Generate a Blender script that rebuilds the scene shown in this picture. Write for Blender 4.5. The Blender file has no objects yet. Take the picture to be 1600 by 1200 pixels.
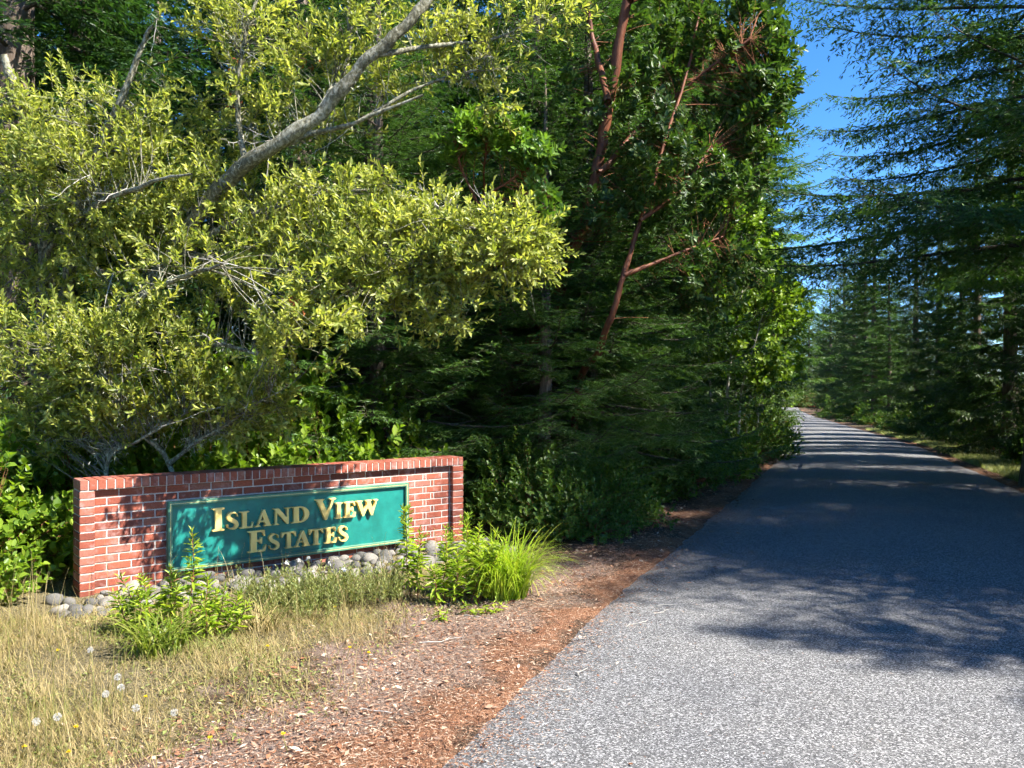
import bpy, bmesh, math, random
import numpy as np
from mathutils import Vector, Matrix

# ------------------------------------------------------------------ camera, light, exposure
scene = bpy.context.scene
COL = scene.collection
F_PX, CAM_H = 1350.0, 1.7
cam_data = bpy.data.cameras.new('camera')
cam_data.sensor_width = 36.0
cam_data.lens = F_PX / 1600.0 * 36.0
cam_data.clip_start, cam_data.clip_end = 0.05, 3000
cam = bpy.data.objects.new('camera', cam_data)
cam.location = (0, 0, CAM_H)
cam.rotation_euler = (math.radians(90), 0, 0)
COL.objects.link(cam)
scene.camera = cam

SUN_AZ, SUN_EL = math.radians(111.3), math.radians(48)
SUN_DIR = Vector((math.sin(SUN_AZ) * math.cos(SUN_EL), math.cos(SUN_AZ) * math.cos(SUN_EL), math.sin(SUN_EL)))
world = bpy.data.worlds.new('World')
scene.world = world
world.use_nodes = True
wn = world.node_tree
sky = wn.nodes.new('ShaderNodeTexSky')
sky.sky_type = 'NISHITA'
sky.sun_disc = False
sky.sun_elevation = SUN_EL
sky.sun_rotation = SUN_AZ
sky.altitude = 2500
sky.air_density = 1.0
sky.dust_density = 0.0
sky.ozone_density = 6.0
bg = next(n for n in wn.nodes if n.type == 'BACKGROUND')
bg.inputs['Strength'].default_value = 0.085
hsv = wn.nodes.new('ShaderNodeHueSaturation')
hsv.inputs['Saturation'].default_value = 1.18
wn.links.new(sky.outputs['Color'], hsv.inputs['Color'])
wn.links.new(hsv.outputs['Color'], bg.inputs['Color'])

sun_data = bpy.data.lights.new('sun', 'SUN')
sun_data.energy = 5.0
sun_data.angle = math.radians(0.53)
sun_data.color = (1.0, 0.95, 0.87)
sun = bpy.data.objects.new('sun', sun_data)
sun.rotation_euler = SUN_DIR.to_track_quat('Z', 'Y').to_euler()
sun.location = (20, -8, 30)
COL.objects.link(sun)

scene.view_settings.view_transform = 'Standard'
scene.view_settings.look = 'None'
scene.view_settings.gamma = 1.0
scene.view_settings.exposure = 1.9
cy = scene.cycles
cy.max_bounces = 5
cy.diffuse_bounces = 3
cy.glossy_bounces = 1
cy.transmission_bounces = 1
cy.use_denoising = True
cy.use_adaptive_sampling = True
cy.adaptive_threshold = .04
cy.adaptive_min_samples = 12
cy.caustics_reflective = cy.caustics_refractive = False

# ------------------------------------------------------------------ helpers
RNG = np.random.default_rng(7)
UP = np.array([0., 0., 1.])


def PX(px, py, Y):
    """planning aid: a point at a given distance seen in a given direction"""
    return np.array([(px - 800.) / F_PX * Y, Y, CAM_H - (py - 600.) / F_PX * Y])


def unit(a):
    n = np.linalg.norm(a, axis=-1, keepdims=True)
    return a / np.maximum(n, 1e-9)


class Geo:
    def __init__(self):
        self.V, self.F, self.n = [], [], 0

    def add(self, V, F):
        V = np.asarray(V, float)
        F = np.asarray(F, int)
        if len(V) == 0 or len(F) == 0:
            return
        self.V.append(V)
        self.F.append(F + self.n)
        self.n += len(V)

    def mesh(self, name, mat, smooth=False):
        me = bpy.data.meshes.new(name)
        V = np.concatenate(self.V)
        me.vertices.add(len(V))
        me.vertices.foreach_set('co', V.astype(np.float32).ravel())
        loops, starts, s = [], [], 0
        for f in self.F:
            k = f.shape[1]
            loops.append(f.ravel())
            starts.append(s + np.arange(len(f)) * k)
            s += f.size
        loops = np.concatenate(loops)
        starts = np.concatenate(starts)
        me.loops.add(len(loops))
        me.loops.foreach_set('vertex_index', loops.astype(np.int32))
        me.polygons.add(len(starts))
        me.polygons.foreach_set('loop_start', starts.astype(np.int32))
        if smooth:
            me.polygons.foreach_set('use_smooth', np.ones(len(starts), bool))
        me.update(calc_edges=True)
        if mat:
            me.materials.append(mat)
        return me


STUFF_PARTS = {'crown', 'branches', 'foliage', 'stems', 'leaves', 'blades', 'lichen', 'dead_twigs', 'dead_leaves', 'white_flowers', 'petals', 'seed_head'}


def obj(name, me, parent=None, loc=None, rotz=None, scale=None):
    o = bpy.data.objects.new(name, me)
    if parent is not None and name in STUFF_PARTS:
        o['kind'] = 'stuff'
    COL.objects.link(o)
    if parent is not None:
        o.parent = parent
    if loc is not None:
        o.location = loc
    if rotz is not None:
        o.rotation_euler = (0, 0, rotz)
    if scale is not None:
        o.scale = (scale,) * 3 if np.isscalar(scale) else scale
    return o


def tag(o, label, cat, group=None, kind=None):
    if label:
        o['label'] = label
    if cat:
        o['category'] = cat
    if group:
        o['group'] = group
    if kind:
        o['kind'] = kind
    return o


def thing(name, label, cat, loc=(0, 0, 0), rotz=0, group=None, scale=None):
    o = obj(name, None, None, loc, rotz, scale)
    o.empty_display_size = 0.2
    return tag(o, label, cat, group)


def dup(root, loc, rotz=0, scale=1.0, label=None, group=None):
    r = root.copy()
    COL.objects.link(r)
    r.location = loc
    r.rotation_euler = (0, 0, rotz)
    r.scale = (scale,) * 3 if np.isscalar(scale) else scale
    if label:
        r['label'] = label
    if group:
        r['group'] = group
    for ch in list(root.children):
        c = ch.copy()
        COL.objects.link(c)
        c.parent = r
        for g in ch.children:
            d = g.copy()
            COL.objects.link(d)
            d.parent = c
    return r


def tube(pts, rad, n=6, geo=None, cap=True):
    pts = np.asarray(pts, float)
    rad = np.asarray(rad, float)
    m = len(pts)
    T = unit(np.gradient(pts, axis=0))
    ref = np.array([.31, .17, .94]) if abs(T[:, 2]).mean() < .8 else np.array([.95, .3, .1])
    N = unit(np.cross(T, ref))
    B = np.cross(T, N)
    a = np.linspace(0, 2 * np.pi, n, endpoint=False)
    V = (pts[:, None] + rad[:, None, None] * (np.cos(a)[None, :, None] * N[:, None] + np.sin(a)[None, :, None] * B[:, None]))
    V = V.reshape(-1, 3)
    i = np.arange(m - 1)[:, None] * n
    j = np.arange(n)[None]
    Q = np.stack([i + j, i + (j + 1) % n, i + n + (j + 1) % n, i + n + j], -1).reshape(-1, 4)
    if geo is not None:
        geo.add(V, Q)
    return V, Q


def smooth_path(P, m):
    """Catmull-Rom through the control points"""
    P = np.asarray(P, float)
    Q = np.vstack([2 * P[0] - P[1], P, 2 * P[-1] - P[-2]])
    u = np.linspace(0, len(P) - 1, m)
    k = np.minimum(u.astype(int), len(P) - 2)
    t = (u - k)[:, None]
    p0, p1, p2, p3 = Q[k], Q[k + 1], Q[k + 2], Q[k + 3]
    return .5 * ((2 * p1) + (-p0 + p2) * t + (2 * p0 - 5 * p1 + 4 * p2 - p3) * t ** 2 + (-p0 + 3 * p1 - 3 * p2 + p3) * t ** 3)


def leaf_quads(geo, b, d, nrm, L, W, wide=.55, fold=.25, curl=.1):
    """two folded triangles per leaf"""
    L = L[:, None]
    W = W[:, None]
    s = unit(np.cross(d, nrm))
    n2 = np.cross(s, d)
    p1 = b + d * L * wide + s * W * .5 + n2 * W * fold
    p3 = b + d * L * wide - s * W * .5 + n2 * W * fold
    p2 = b + d * L - n2 * L * curl
    V = np.stack([b, p1, p2, p3], 1).reshape(-1, 3)
    i = np.arange(len(b))[:, None] * 4
    F = np.concatenate([i + [0, 1, 2], i + [0, 2, 3]], 1).reshape(-1, 3)
    geo.add(V, F)


def leaf_round(geo, b, d, nrm, L, W, fold=.18, curl=.12):
    """rounder leaf: two folded quads, four triangles"""
    L = L[:, None]
    W = W[:, None]
    s = unit(np.cross(d, nrm))
    n2 = np.cross(s, d)

    def side(u, w, sg):
        return b + d * L * u + sg * s * W * w + n2 * (W * fold * 2 * w - L * curl * u * u)
    tip = b + d * L - n2 * L * curl
    V = np.stack([b, side(.3, .44, 1), side(.68, .42, 1), tip, side(.68, .42, -1), side(.3, .44, -1)], 1).reshape(-1, 3)
    i = np.arange(len(b))[:, None] * 6
    F = np.concatenate([i + [0, 1, 2, 3], i + [0, 3, 4, 5]], 1).reshape(-1, 4)
    geo.add(V, F)


def shoots(geo, wood, O, D, Ls, n, leafL, leafW, spread=55, rng=RNG, start=.15, rnd=False, up=.3, wide=.55, twig=.002):
    """leafy shoots: O origins, D directions, Ls lengths, n leaves on each"""
    N = len(O)
    D = unit(D)
    u = np.linspace(start, 1, n)[None] + rng.uniform(-.05, .05, (N, n))
    b = O[:, None] + D[:, None] * (Ls[:, None] * u)[..., None]
    ref = unit(rng.normal(size=(N, 3)))
    p = unit(np.cross(D, ref))
    q = np.cross(D, p)
    a = (np.arange(n) * 2.4)[None] + rng.uniform(0, 6.28, (N, 1)) + rng.normal(0, .3, (N, n))
    rad = np.cos(a)[..., None] * p[:, None] + np.sin(a)[..., None] * q[:, None]
    th = np.radians(spread * (1.15 - .55 * u) + rng.normal(0, 10, (N, n)))[..., None]
    d = unit(D[:, None] * np.cos(th) + rad * np.sin(th) + UP * up * .3)
    nr = unit(D[:, None] * np.sin(th) - rad * np.cos(th) + UP * up + rng.normal(0, .25, (N, n, 3)))
    sz = rng.uniform(.7, 1.2, (N, n))
    fn = leaf_round if rnd else leaf_quads
    kw = {} if rnd else {'wide': wide}
    fn(geo, b.reshape(-1, 3), d.reshape(-1, 3), nr.reshape(-1, 3), (leafL * sz).ravel(), (leafW * sz).ravel(), **kw)
    if wood is not None:
        A = O
        B = O + D * Ls[:, None]
        sticks(wood, A, B, twig, twig * .5)


def sticks(geo, A, B, r0, r1):
    """many straight three-sided twigs at once"""
    D = unit(B - A)
    p = unit(np.cross(D, np.array([.3, .5, .81])))
    q = np.cross(D, p)
    V = []
    for r, C in ((r0, A), (r1, B)):
        for k in range(3):
            V.append(C + r * (math.cos(k * 2.094) * p + math.sin(k * 2.094) * q))
    V = np.stack(V, 1).reshape(-1, 3)
    i = np.arange(len(A))[:, None] * 6
    F = np.concatenate([i + [k, (k + 1) % 3, 3 + (k + 1) % 3, 3 + k] for k in range(3)], 1).reshape(-1, 4)
    geo.add(V, F)


def needles(geo, A, B, sp, nl, nw, rng, flat=.55):
    """needle blades along segments A-B"""
    seg = B - A
    l = np.linalg.norm(seg, axis=1)
    cnt = np.maximum(1, np.ceil(l / sp).astype(int))
    idx = np.repeat(np.arange(len(A)), cnt)
    t = rng.random(len(idx))[:, None]
    b = A[idx] + seg[idx] * t
    D = unit(seg)[idx]
    side = unit(np.cross(D, UP) + 1e-6)
    upv = np.cross(side, D)
    sg = np.where(rng.random(len(idx)) < .5, -1., 1.)[:, None]
    ang = rng.normal(0, flat, len(idx))[:, None]
    rad = side * sg * np.cos(ang) + upv * (np.sin(ang) + .25)
    th = np.radians(rng.uniform(35, 75, len(idx)))[:, None]
    d = unit(D * np.cos(th) + rad * np.sin(th))
    w = unit(np.cross(d, unit(rng.normal(size=d.shape) + UP * .6)))
    L = (nl * rng.uniform(.7, 1.15, len(idx)))[:, None]
    V = np.stack([b - w * nw * .5, b + w * nw * .5, b + d * L], 1).reshape(-1, 3)
    Fc = np.arange(len(idx) * 3).reshape(-1, 3)
    geo.add(V, Fc)


def sprays(geo, A, B, step, ln, w, rng, k=2, ang0=38):
    """small flat leaf-sprays set fishbone-wise along segments A-B"""
    seg = B - A
    l = np.linalg.norm(seg, axis=1)
    cnt = np.maximum(1, np.round(l / step).astype(int)) * k
    idx = np.repeat(np.arange(len(A)), cnt)
    n = len(idx)
    b = A[idx] + seg[idx] * rng.random(n)[:, None]
    D = unit(seg)[idx]
    side = unit(np.cross(D, UP) + 1e-6)
    upv = np.cross(side, D)
    th = np.radians(rng.normal(0, ang0, n))[:, None]
    d = unit(D * np.cos(th) + side * np.sin(th) + upv * rng.normal(0, .22, (n, 1)))
    nr = unit(upv + rng.normal(0, .45, (n, 3)))
    f = rng.uniform(.6, 1.2, n)
    leaf_quads(geo, b, d, nr, ln * f, w * f, .45, .12, .06)


# ------------------------------------------------------------------ materials
def new_mat(name):
    m = bpy.data.materials.new(name)
    m.use_nodes = True
    nt = m.node_tree
    nt.nodes.clear()
    out = nt.nodes.new('ShaderNodeOutputMaterial')
    b = nt.nodes.new('ShaderNodeBsdfPrincipled')
    nt.links.new(b.outputs[0], out.inputs['Surface'])
    return m, nt, b, out


def ramp(nt, stops, fac=None):
    r = nt.nodes.new('ShaderNodeValToRGB')
    e = r.color_ramp.elements
    while len(e) < len(stops):
        e.new(.5)
    for k, (p, c) in zip(range(len(stops)), stops):
        e[k].position = p
        e[k].color = (*c, 1)
    if fac is not None:
        nt.links.new(fac, r.inputs[0])
    return r.outputs['Color']


def noise(nt, scale, detail=4, rough=.55, vec=None, distortion=0.):
    n = nt.nodes.new('ShaderNodeTexNoise')
    n.inputs['Scale'].default_value = scale
    n.inputs['Detail'].default_value = detail
    n.inputs['Roughness'].default_value = rough
    n.inputs['Distortion'].default_value = distortion
    if vec is not None:
        nt.links.new(vec, n.inputs['Vector'])
    return n.outputs['Fac']


def coords(nt, which='Object', scale=None):
    c = nt.nodes.new('ShaderNodeTexCoord')
    v = c.outputs[which]
    if scale:
        mp = nt.nodes.new('ShaderNodeMapping')
        mp.inputs['Scale'].default_value = scale
        nt.links.new(v, mp.inputs['Vector'])
        v = mp.outputs[0]
    return v


def mixc(nt, fac, a, b, mode='MIX'):
    m = nt.nodes.new('ShaderNodeMix')
    m.data_type = 'RGBA'
    m.blend_type = mode
    for sock, v in ((m.inputs[0], fac), (m.inputs[6], a), (m.inputs[7], b)):
        if isinstance(v, bpy.types.NodeSocket):
            nt.links.new(v, sock)
        elif isinstance(v, tuple):
            sock.default_value = (*v, 1)
        else:
            sock.default_value = v
    return m.outputs[2]


def mathn(nt, op, a, b=0.):
    m = nt.nodes.new('ShaderNodeMath')
    m.operation = op
    for sock, v in ((m.inputs[0], a), (m.inputs[1], b)):
        if isinstance(v, bpy.types.NodeSocket):
            nt.links.new(v, sock)
        else:
            sock.default_value = v
    return m.outputs[0]


def bump(nt, bsdf, h, strength=.4, dist=.01):
    b = nt.nodes.new('ShaderNodeBump')
    b.inputs['Strength'].default_value = strength
    b.inputs['Distance'].default_value = dist
    nt.links.new(h, b.inputs['Height'])
    nt.links.new(b.outputs[0], bsdf.inputs['Normal'])


def foliage(name, stops, rough=.5, trans=.35, tcol=None, spec=.4, patch=.35, pscale=1.2):
    """leaf material: each leaf its own shade, broad patches of hue, light through the blade"""
    m, nt, b, out = new_mat(name)
    g = nt.nodes.new('ShaderNodeNewGeometry')
    nz = noise(nt, pscale, 2, .5, coords(nt, 'Object'))
    f = mathn(nt, 'ADD', mathn(nt, 'MULTIPLY', g.outputs['Random Per Island'], 1 - patch), mathn(nt, 'MULTIPLY', nz, patch))
    c = ramp(nt, stops, f)
    nt.links.new(c, b.inputs['Base Color'])
    b.inputs['Roughness'].default_value = rough
    b.inputs['Specular IOR Level'].default_value = spec
    tr = nt.nodes.new('ShaderNodeBsdfTranslucent')
    tc = mixc(nt, 1.0, c, tcol or (1.6, 1.7, .7), 'MULTIPLY')
    nt.links.new(tc, tr.inputs['Color'])
    mx = nt.nodes.new('ShaderNodeMixShader')
    mx.inputs[0].default_value = trans
    nt.links.new(b.outputs[0], mx.inputs[1])
    nt.links.new(tr.outputs[0], mx.inputs[2])
    nt.links.new(mx.outputs[0], out.inputs['Surface'])
    return m


def bark(name, stops, scale=(9, 9, 1.6), rough=.9, bstr=.8, bd=.02):
    m, nt, b, out = new_mat(name)
    v = coords(nt, 'Object', scale)
    n1 = noise(nt, 2.5, 6, .65, v, .4)
    n2 = noise(nt, 1.2, 2, .5, coords(nt, 'Object'))
    f = mathn(nt, 'ADD', mathn(nt, 'MULTIPLY', n1, .75), mathn(nt, 'MULTIPLY', n2, .25))
    nt.links.new(ramp(nt, stops, f), b.inputs['Base Color'])
    b.inputs['Roughness'].default_value = rough
    b.inputs['Specular IOR Level'].default_value = .2
    bump(nt, b, n1, bstr, bd)
    return m


M = {}
M['yleaf'] = foliage('yellow_green_leaf', [(.15, (.14, .185, .030)), (.5, (.28, .32, .065)), (.85, (.44, .44, .12))], .42, .5, (1.5, 1.5, .7), .45)
M['fir'] = foliage('fir_needle', [(.2, (.013, .038, .012)), (.55, (.032, .078, .020)), (.85, (.080, .14, .030))], .45, .32, (1.5, 1.7, .7), .35, .6, .9)
M['fir2'] = foliage('fir_needle_bright', [(.2, (.026, .062, .013)), (.55, (.056, .118, .022)), (.85, (.13, .205, .038))], .45, .34, (1.5, 1.7, .7), .35, .6, .9)
M['cedar'] = foliage('cedar_spray', [(.2, (.022, .050, .016)), (.55, (.050, .090, .024)), (.85, (.12, .16, .038))], .45, .36, (1.5, 1.7, .7), .3, .55, .8)
M['madrone'] = foliage('madrone_leaf', [(.2, (.030, .065, .014)), (.6, (.062, .115, .022)), (.9, (.13, .18, .035))], .45, .28, (1.5, 1.7, .6), .35)
M['madrone_bright'] = foliage('madrone_young_leaf', [(.2, (.085, .17, .022)), (.6, (.15, .26, .035)), (.9, (.22, .33, .06))], .32, .35, (1.5, 1.6, .6), .5)
M['shrub'] = foliage('shrub_leaf', [(.2, (.035, .075, .012)), (.55, (.075, .14, .020)), (.85, (.14, .21, .030))], .42, .35, (1.5, 1.7, .6), .4)
M['shrub_bright'] = foliage('bramble_leaf', [(.2, (.075, .14, .014)), (.55, (.15, .24, .022)), (.85, (.24, .32, .035))], .42, .42, (1.5, 1.6, .6), .4)
M['forb'] = foliage('goldenrod_leaf', [(.2, (.15, .24, .022)), (.55, (.27, .36, .03)), (.85, (.40, .46, .05))], .42, .4, (1.5, 1.6, .6), .35)
M['sedge'] = foliage('sedge_blade', [(.1, (.15, .24, .015)), (.55, (.25, .35, .022)), (.9, (.38, .42, .06))], .4, .4, (1.5, 1.6, .6), .35)
M['sedge_dark'] = foliage('lily_blade', [(.1, (.08, .13, .015)), (.55, (.15, .20, .022)), (.9, (.35, .33, .10))], .4, .35, (1.5, 1.6, .6), .35)
M['grass'] = foliage('dry_grass', [(.1, (.09, .13, .025)), (.3, (.17, .19, .045)), (.45, (.24, .19, .075)), (.6, (.36, .28, .13)), (.78, (.44, .36, .19)), (.95, (.58, .50, .32))], .6, .3, (1.3, 1.2, .8), .2, .62, 1.7)
M['litter'] = foliage('needle_litter_bits', [(.08, (.04, .024, .018)), (.3, (.13, .065, .04)), (.5, (.27, .12, .062)), (.68, (.33, .21, .14)), (.85, (.55, .44, .33)), (.95, (.68, .60, .48))], .8, .05, (1.2, 1.1, .9), .15, .3, 2.)
M['lichen'] = foliage('grey_lichen', [(.1, (.22, .23, .17)), (.5, (.36, .37, .28)), (.9, (.55, .55, .45))], .9, .2, (1.2, 1.2, 1.), .1)
M['deadleaf'] = foliage('dead_leaf', [(.1, (.22, .06, .02)), (.9, (.45, .16, .05))], .7, .2, (1.2, 1., .8), .2)
M['bark_fir'] = bark('fir_bark', [(.3, (.045, .035, .028)), (.5, (.14, .105, .08)), (.68, (.26, .205, .165))], (9, 9, 1.6))
M['bark_dark'] = bark('dark_branch_bark', [(.3, (.03, .024, .018)), (.7, (.11, .09, .07))])
M['bark_grey'] = bark('grey_lichened_bark', [(.34, (.05, .047, .030)), (.48, (.13, .122, .078)), (.62, (.36, .35, .27))], (14, 14, 9), .9, .9, .014)
M['bark_pale'] = bark('pale_dead_wood', [(.3, (.20, .185, .16)), (.7, (.52, .49, .44))], (7, 7, 3), .9, .4, .006)
M['bark_madrone'] = bark('madrone_bark', [(.3, (.05, .020, .012)), (.5, (.14, .048, .024)), (.7, (.26, .11, .055))], (6, 6, 1.2), .55, .5, .008)
M['stem_red'] = bark('reddish_stem', [(.3, (.12, .05, .025)), (.7, (.30, .13, .06))])
M['stem_green'] = bark('green_stem', [(.3, (.10, .11, .03)), (.7, (.22, .18, .06))])

# ------------------------------------------------------------------ ground and road
XL_Y = [-60, -12, -3, 2, 3.83, 4.73, 6.0, 7.29, 8.5, 11.5, 13.5, 20, 28, 40, 52, 100, 150, 200, 400]
XL_X = [-9, -5.0, -2.4, -.95, -.34, .0, .46, .945, 1.50, 2.72, 3.55, 6.05, 8.88, 12.6, 16.25, 30.9, 44.5, 56, 100]
XR_Y = [-60, -12, 0, 5, 10, 13.6, 21, 28, 40, 52, 100, 150, 200, 400]
XR_X = [14, 9.5, 7.4, 7.1, 7.3, 8.1, 10.7, 13.3, 17.0, 20.7, 35.3, 49.5, 61, 106]


def _sm(xs, ys):
    yy = np.arange(-60, 400.1, .25)
    xx = np.interp(yy, xs, ys)
    k = np.hanning(13)
    k /= k.sum()
    xx2 = np.convolve(np.pad(xx, 6, mode='edge'), k, 'valid')
    return lambda y: np.interp(y, yy, xx2)


xl, xr = _sm(XL_Y, XL_X), _sm(XR_Y, XR_X)
PROF_Y = [-60, 0, 12, 16, 28, 52, 100, 130, 165, 400]
PROF_Z = [0, 0, 0, -.06, -.36, -.95, -2.15, -2.55, -2.1, 3.0]
prof = _sm(PROF_Y, PROF_Z)


def wob(x, y, s, ph=0.):
    return (np.sin(x * s + 1.3 * y * s * .7 + ph) + np.sin(-x * s * 1.7 + y * s * 1.1 + 2 * ph + 1) + np.sin(x * s * .6 - y * s * 2.1 + ph * 3 + 2) + np.sin(x * s * 2.9 + y * s * 2.3 + ph)) / 4


W0 = np.array([-3.446, 7.124])       # sign wall: left end of the recessed brick field
WD = np.array([.793, .609])          # along the wall
WN = np.array([.609, -.793])         # out of its face, towards the road


def gz(x, y):
    x = np.asarray(x, float)
    y = np.asarray(y, float)
    l, r = xl(y), xr(y)
    dl, dr = l - x, x - r
    out = np.maximum(np.maximum(dl, dr), 0)
    inside = (dl < 0) & (dr < 0)
    z = prof(y) + np.where(inside, -.05, 0) + np.clip(out, 0, .4) * .04
    z = z + np.clip(out - .3, 0, 1) * .025 * (wob(x, y, 2.2) + .6 * wob(x, y, 5.7, 2.))
    z = z + np.clip(out - 1.5, 0, 6) * .03 * (1 + .8 * wob(x, y, .5, 1.)) * (y > -20)
    # bed of soil and stones banked up in front of the sign
    s = (x - W0[0]) * WD[0] + (y - W0[1]) * WD[1]
    n = (x - W0[0]) * WN[0] + (y - W0[1]) * WN[1]
    bed = np.clip(1.15 - np.abs(n - .1) / 1.1, 0, 1) * np.clip(1 - np.maximum(np.maximum(-.3 - s, s - 3.9), 0) / .8, 0, 1)
    return z - bed * .05 - np.where((s > -1) & (s < 4.5) & (np.abs(n) < 3), np.clip(out - 1.5, 0, 6) * .03, 0)


def gp(x, y, dz=0.):
    return (float(x), float(y), float(gz(x, y)) + dz)


def grid_mesh(name, X, Y, Z, mat):
    h, w = X.shape
    g = Geo()
    i = np.arange(h - 1)[:, None] * w + np.arange(w - 1)[None]
    Q = np.stack([i, i + 1, i + w + 1, i + w], -1).reshape(-1, 4)
    g.add(np.stack([X, Y, Z], -1).reshape(-1, 3), Q)
    return g.mesh(name, mat, True)


def ground_material():
    m, nt, b, out = new_mat('ground_soil')
    v = coords(nt, 'Object')
    at = nt.nodes.new('ShaderNodeAttribute')
    at.attribute_name = 'cover'
    sep = nt.nodes.new('ShaderNodeSeparateColor')
    nt.links.new(at.outputs['Color'], sep.inputs[0])
    fine = noise(nt, 70, 5, .7, v)
    mid = noise(nt, 9, 5, .6, v)
    spk = noise(nt, 190, 2, .6, v)
    duff = ramp(nt, [(.3, (.022, .015, .010)), (.5, (.06, .040, .027)), (.7, (.15, .10, .07))], fine)
    straw = ramp(nt, [(.32, (.035, .030, .016)), (.5, (.11, .090, .048)), (.68, (.30, .25, .15))], fine)
    lit = ramp(nt, [(.3, (.035, .018, .013)), (.45, (.12, .056, .032)), (.57, (.24, .115, .062)), (.7, (.44, .30, .20))], spk)
    dirt = ramp(nt, [(.3, (.045, .032, .026)), (.47, (.13, .090, .070)), (.58, (.24, .175, .14)), (.7, (.46, .38, .31))], spk)
    wob_ = mathn(nt, 'MULTIPLY', mathn(nt, 'SUBTRACT', mid, .5), 1.4)
    gm = mathn(nt, 'ADD', sep.outputs[0], wob_)
    lm = mathn(nt, 'ADD', sep.outputs[1], wob_)
    dm = mathn(nt, 'ADD', sep.outputs[2], wob_)

    def step(x):
        r = nt.nodes.new('ShaderNodeMapRange')
        r.inputs[1].default_value, r.inputs[2].default_value = .3, .7
        nt.links.new(x, r.inputs[0])
        return r.outputs[0]
    c = mixc(nt, step(gm), duff, straw)
    c = mixc(nt, step(dm), c, dirt)
    c = mixc(nt, step(lm), c, lit)
    nt.links.new(c, b.inputs['Base Color'])
    b.inputs['Roughness'].default_value = .95
    b.inputs['Specular IOR Level'].default_value = .1
    bump(nt, b, mathn(nt, 'ADD', fine, mathn(nt, 'MULTIPLY', mid, .7)), .8, .02)
    return m


def axis(lo, hi, segs):
    """non-uniform ticks: list of (end, step)"""
    t = [lo]
    for end, st in segs:
        k = max(1, int(round((end - t[-1]) / st)))
        t += list(np.linspace(t[-1], end, k + 1)[1:])
    return np.array(t)


gx_t = axis(-400, 400, [(-60, 20), (-16, 2), (-6, .5), (9, .12), (24, .6), (70, 2), (400, 20)])
gy_t = axis(-60, 600, [(-4, 4), (3, .4), (15, .12), (36, .5), (170, 3), (600, 20)])
GX, GY = np.meshgrid(gx_t, gy_t)
GZ = gz(GX, GY)
me = grid_mesh('ground', GX, GY, GZ, ground_material())
dl = (xl(GY) - GX).ravel()
dr = (GX - xr(GY)).ravel()
xf, yf = GX.ravel(), GY.ravel()
ls = dl + .35 * wob(xf, yf, 1.9) + .2 * wob(xf, yf, 6)
near_grass = np.clip((ls - 1.0) / .8, 0, 1) * np.clip((9.0 + .35 * (xf + 3) - yf) / .8, 0, 1)
rgrass = np.clip(1 - np.abs(dr - .7) / .8, 0, 1) * .8
litter_w = np.clip(1.0 - np.abs(ls - .12) / .42, 0, 1) * (dl > -.6)
litter_w = np.maximum(litter_w, np.clip(1 - np.abs(dr - .15) / .35, 0, 1) * .9)
dirt_w = np.clip(1.1 - np.abs(ls - .85) / .75, 0, 1) * np.clip((9.5 - yf) / 2, 0, 1)
attr = me.color_attributes.new('cover', 'FLOAT_COLOR', 'POINT')
attr.data.foreach_set('color', np.stack([np.maximum(near_grass, rgrass), litter_w, dirt_w, np.ones_like(dl)], 1).astype(np.float32).ravel())
ground = obj('ground', me)
tag(ground, 'dry soil verge and forest floor covered in straw and brown needles', 'ground', kind='structure')


def asphalt_material():
    m, nt, b, out = new_mat('weathered_asphalt')
    v = coords(nt, 'Object')
    vo = nt.nodes.new('ShaderNodeTexVoronoi')
    vo.inputs['Scale'].default_value = 125
    nt.links.new(v, vo.inputs['Vector'])
    sepc = nt.nodes.new('ShaderNodeSeparateColor')
    nt.links.new(vo.outputs['Color'], sepc.inputs[0])
    fine = noise(nt, 260, 2, .6, v)
    big = noise(nt, .8, 4, .6, v)
    f = mathn(nt, 'ADD', mathn(nt, 'MULTIPLY', sepc.outputs[0], .55), mathn(nt, 'MULTIPLY', fine, .45))
    c = ramp(nt, [(.2, (.030, .030, .031)), (.42, (.075, .074, .075)), (.6, (.13, .129, .129)), (.8, (.34, .338, .335))], f)
    c2 = mixc(nt, 1.0, c, ramp(nt, [(.3, (.86, .87, .90)), (.7, (1.1, 1.09, 1.07))], big), 'MULTIPLY')
    nt.links.new(c2, b.inputs['Base Color'])
    b.inputs['Roughness'].default_value = .82
    b.inputs['Specular IOR Level'].default_value = .3
    bump(nt, b, f, .6, .004)
    return m


ry = axis(-60, 400, [(2, 1), (15, .15), (60, .6), (180, 3), (400, 10)])
ru = np.linspace(0, 1, 33)
edge_l = xl(ry) + .035 * wob(ry, ry * .3, 3.1) + .02 * wob(ry, ry, 9.)
edge_r = xr(ry) + .035 * wob(ry, ry * .3, 2.7, 2.)
RX = edge_l[:, None] + (edge_r - edge_l)[:, None] * ru[None]
RY = np.repeat(ry[:, None], len(ru), 1)
RZ = np.repeat(prof(ry)[:, None], len(ru), 1) + .012 + .05 * (1 - (2 * ru[None] - 1) ** 2)
RZ[:, 0] -= .03
RZ[:, -1] -= .03
road = obj('road', grid_mesh('road', RX, RY, RZ, asphalt_material()))
tag(road, 'grey weathered asphalt lane running between the trees', 'road', kind='structure')


def road_z(x, y):
    u = (x - xl(y)) / (xr(y) - xl(y))
    return float(prof(y) + .012 + .05 * (1 - (2 * u - 1) ** 2))


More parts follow.
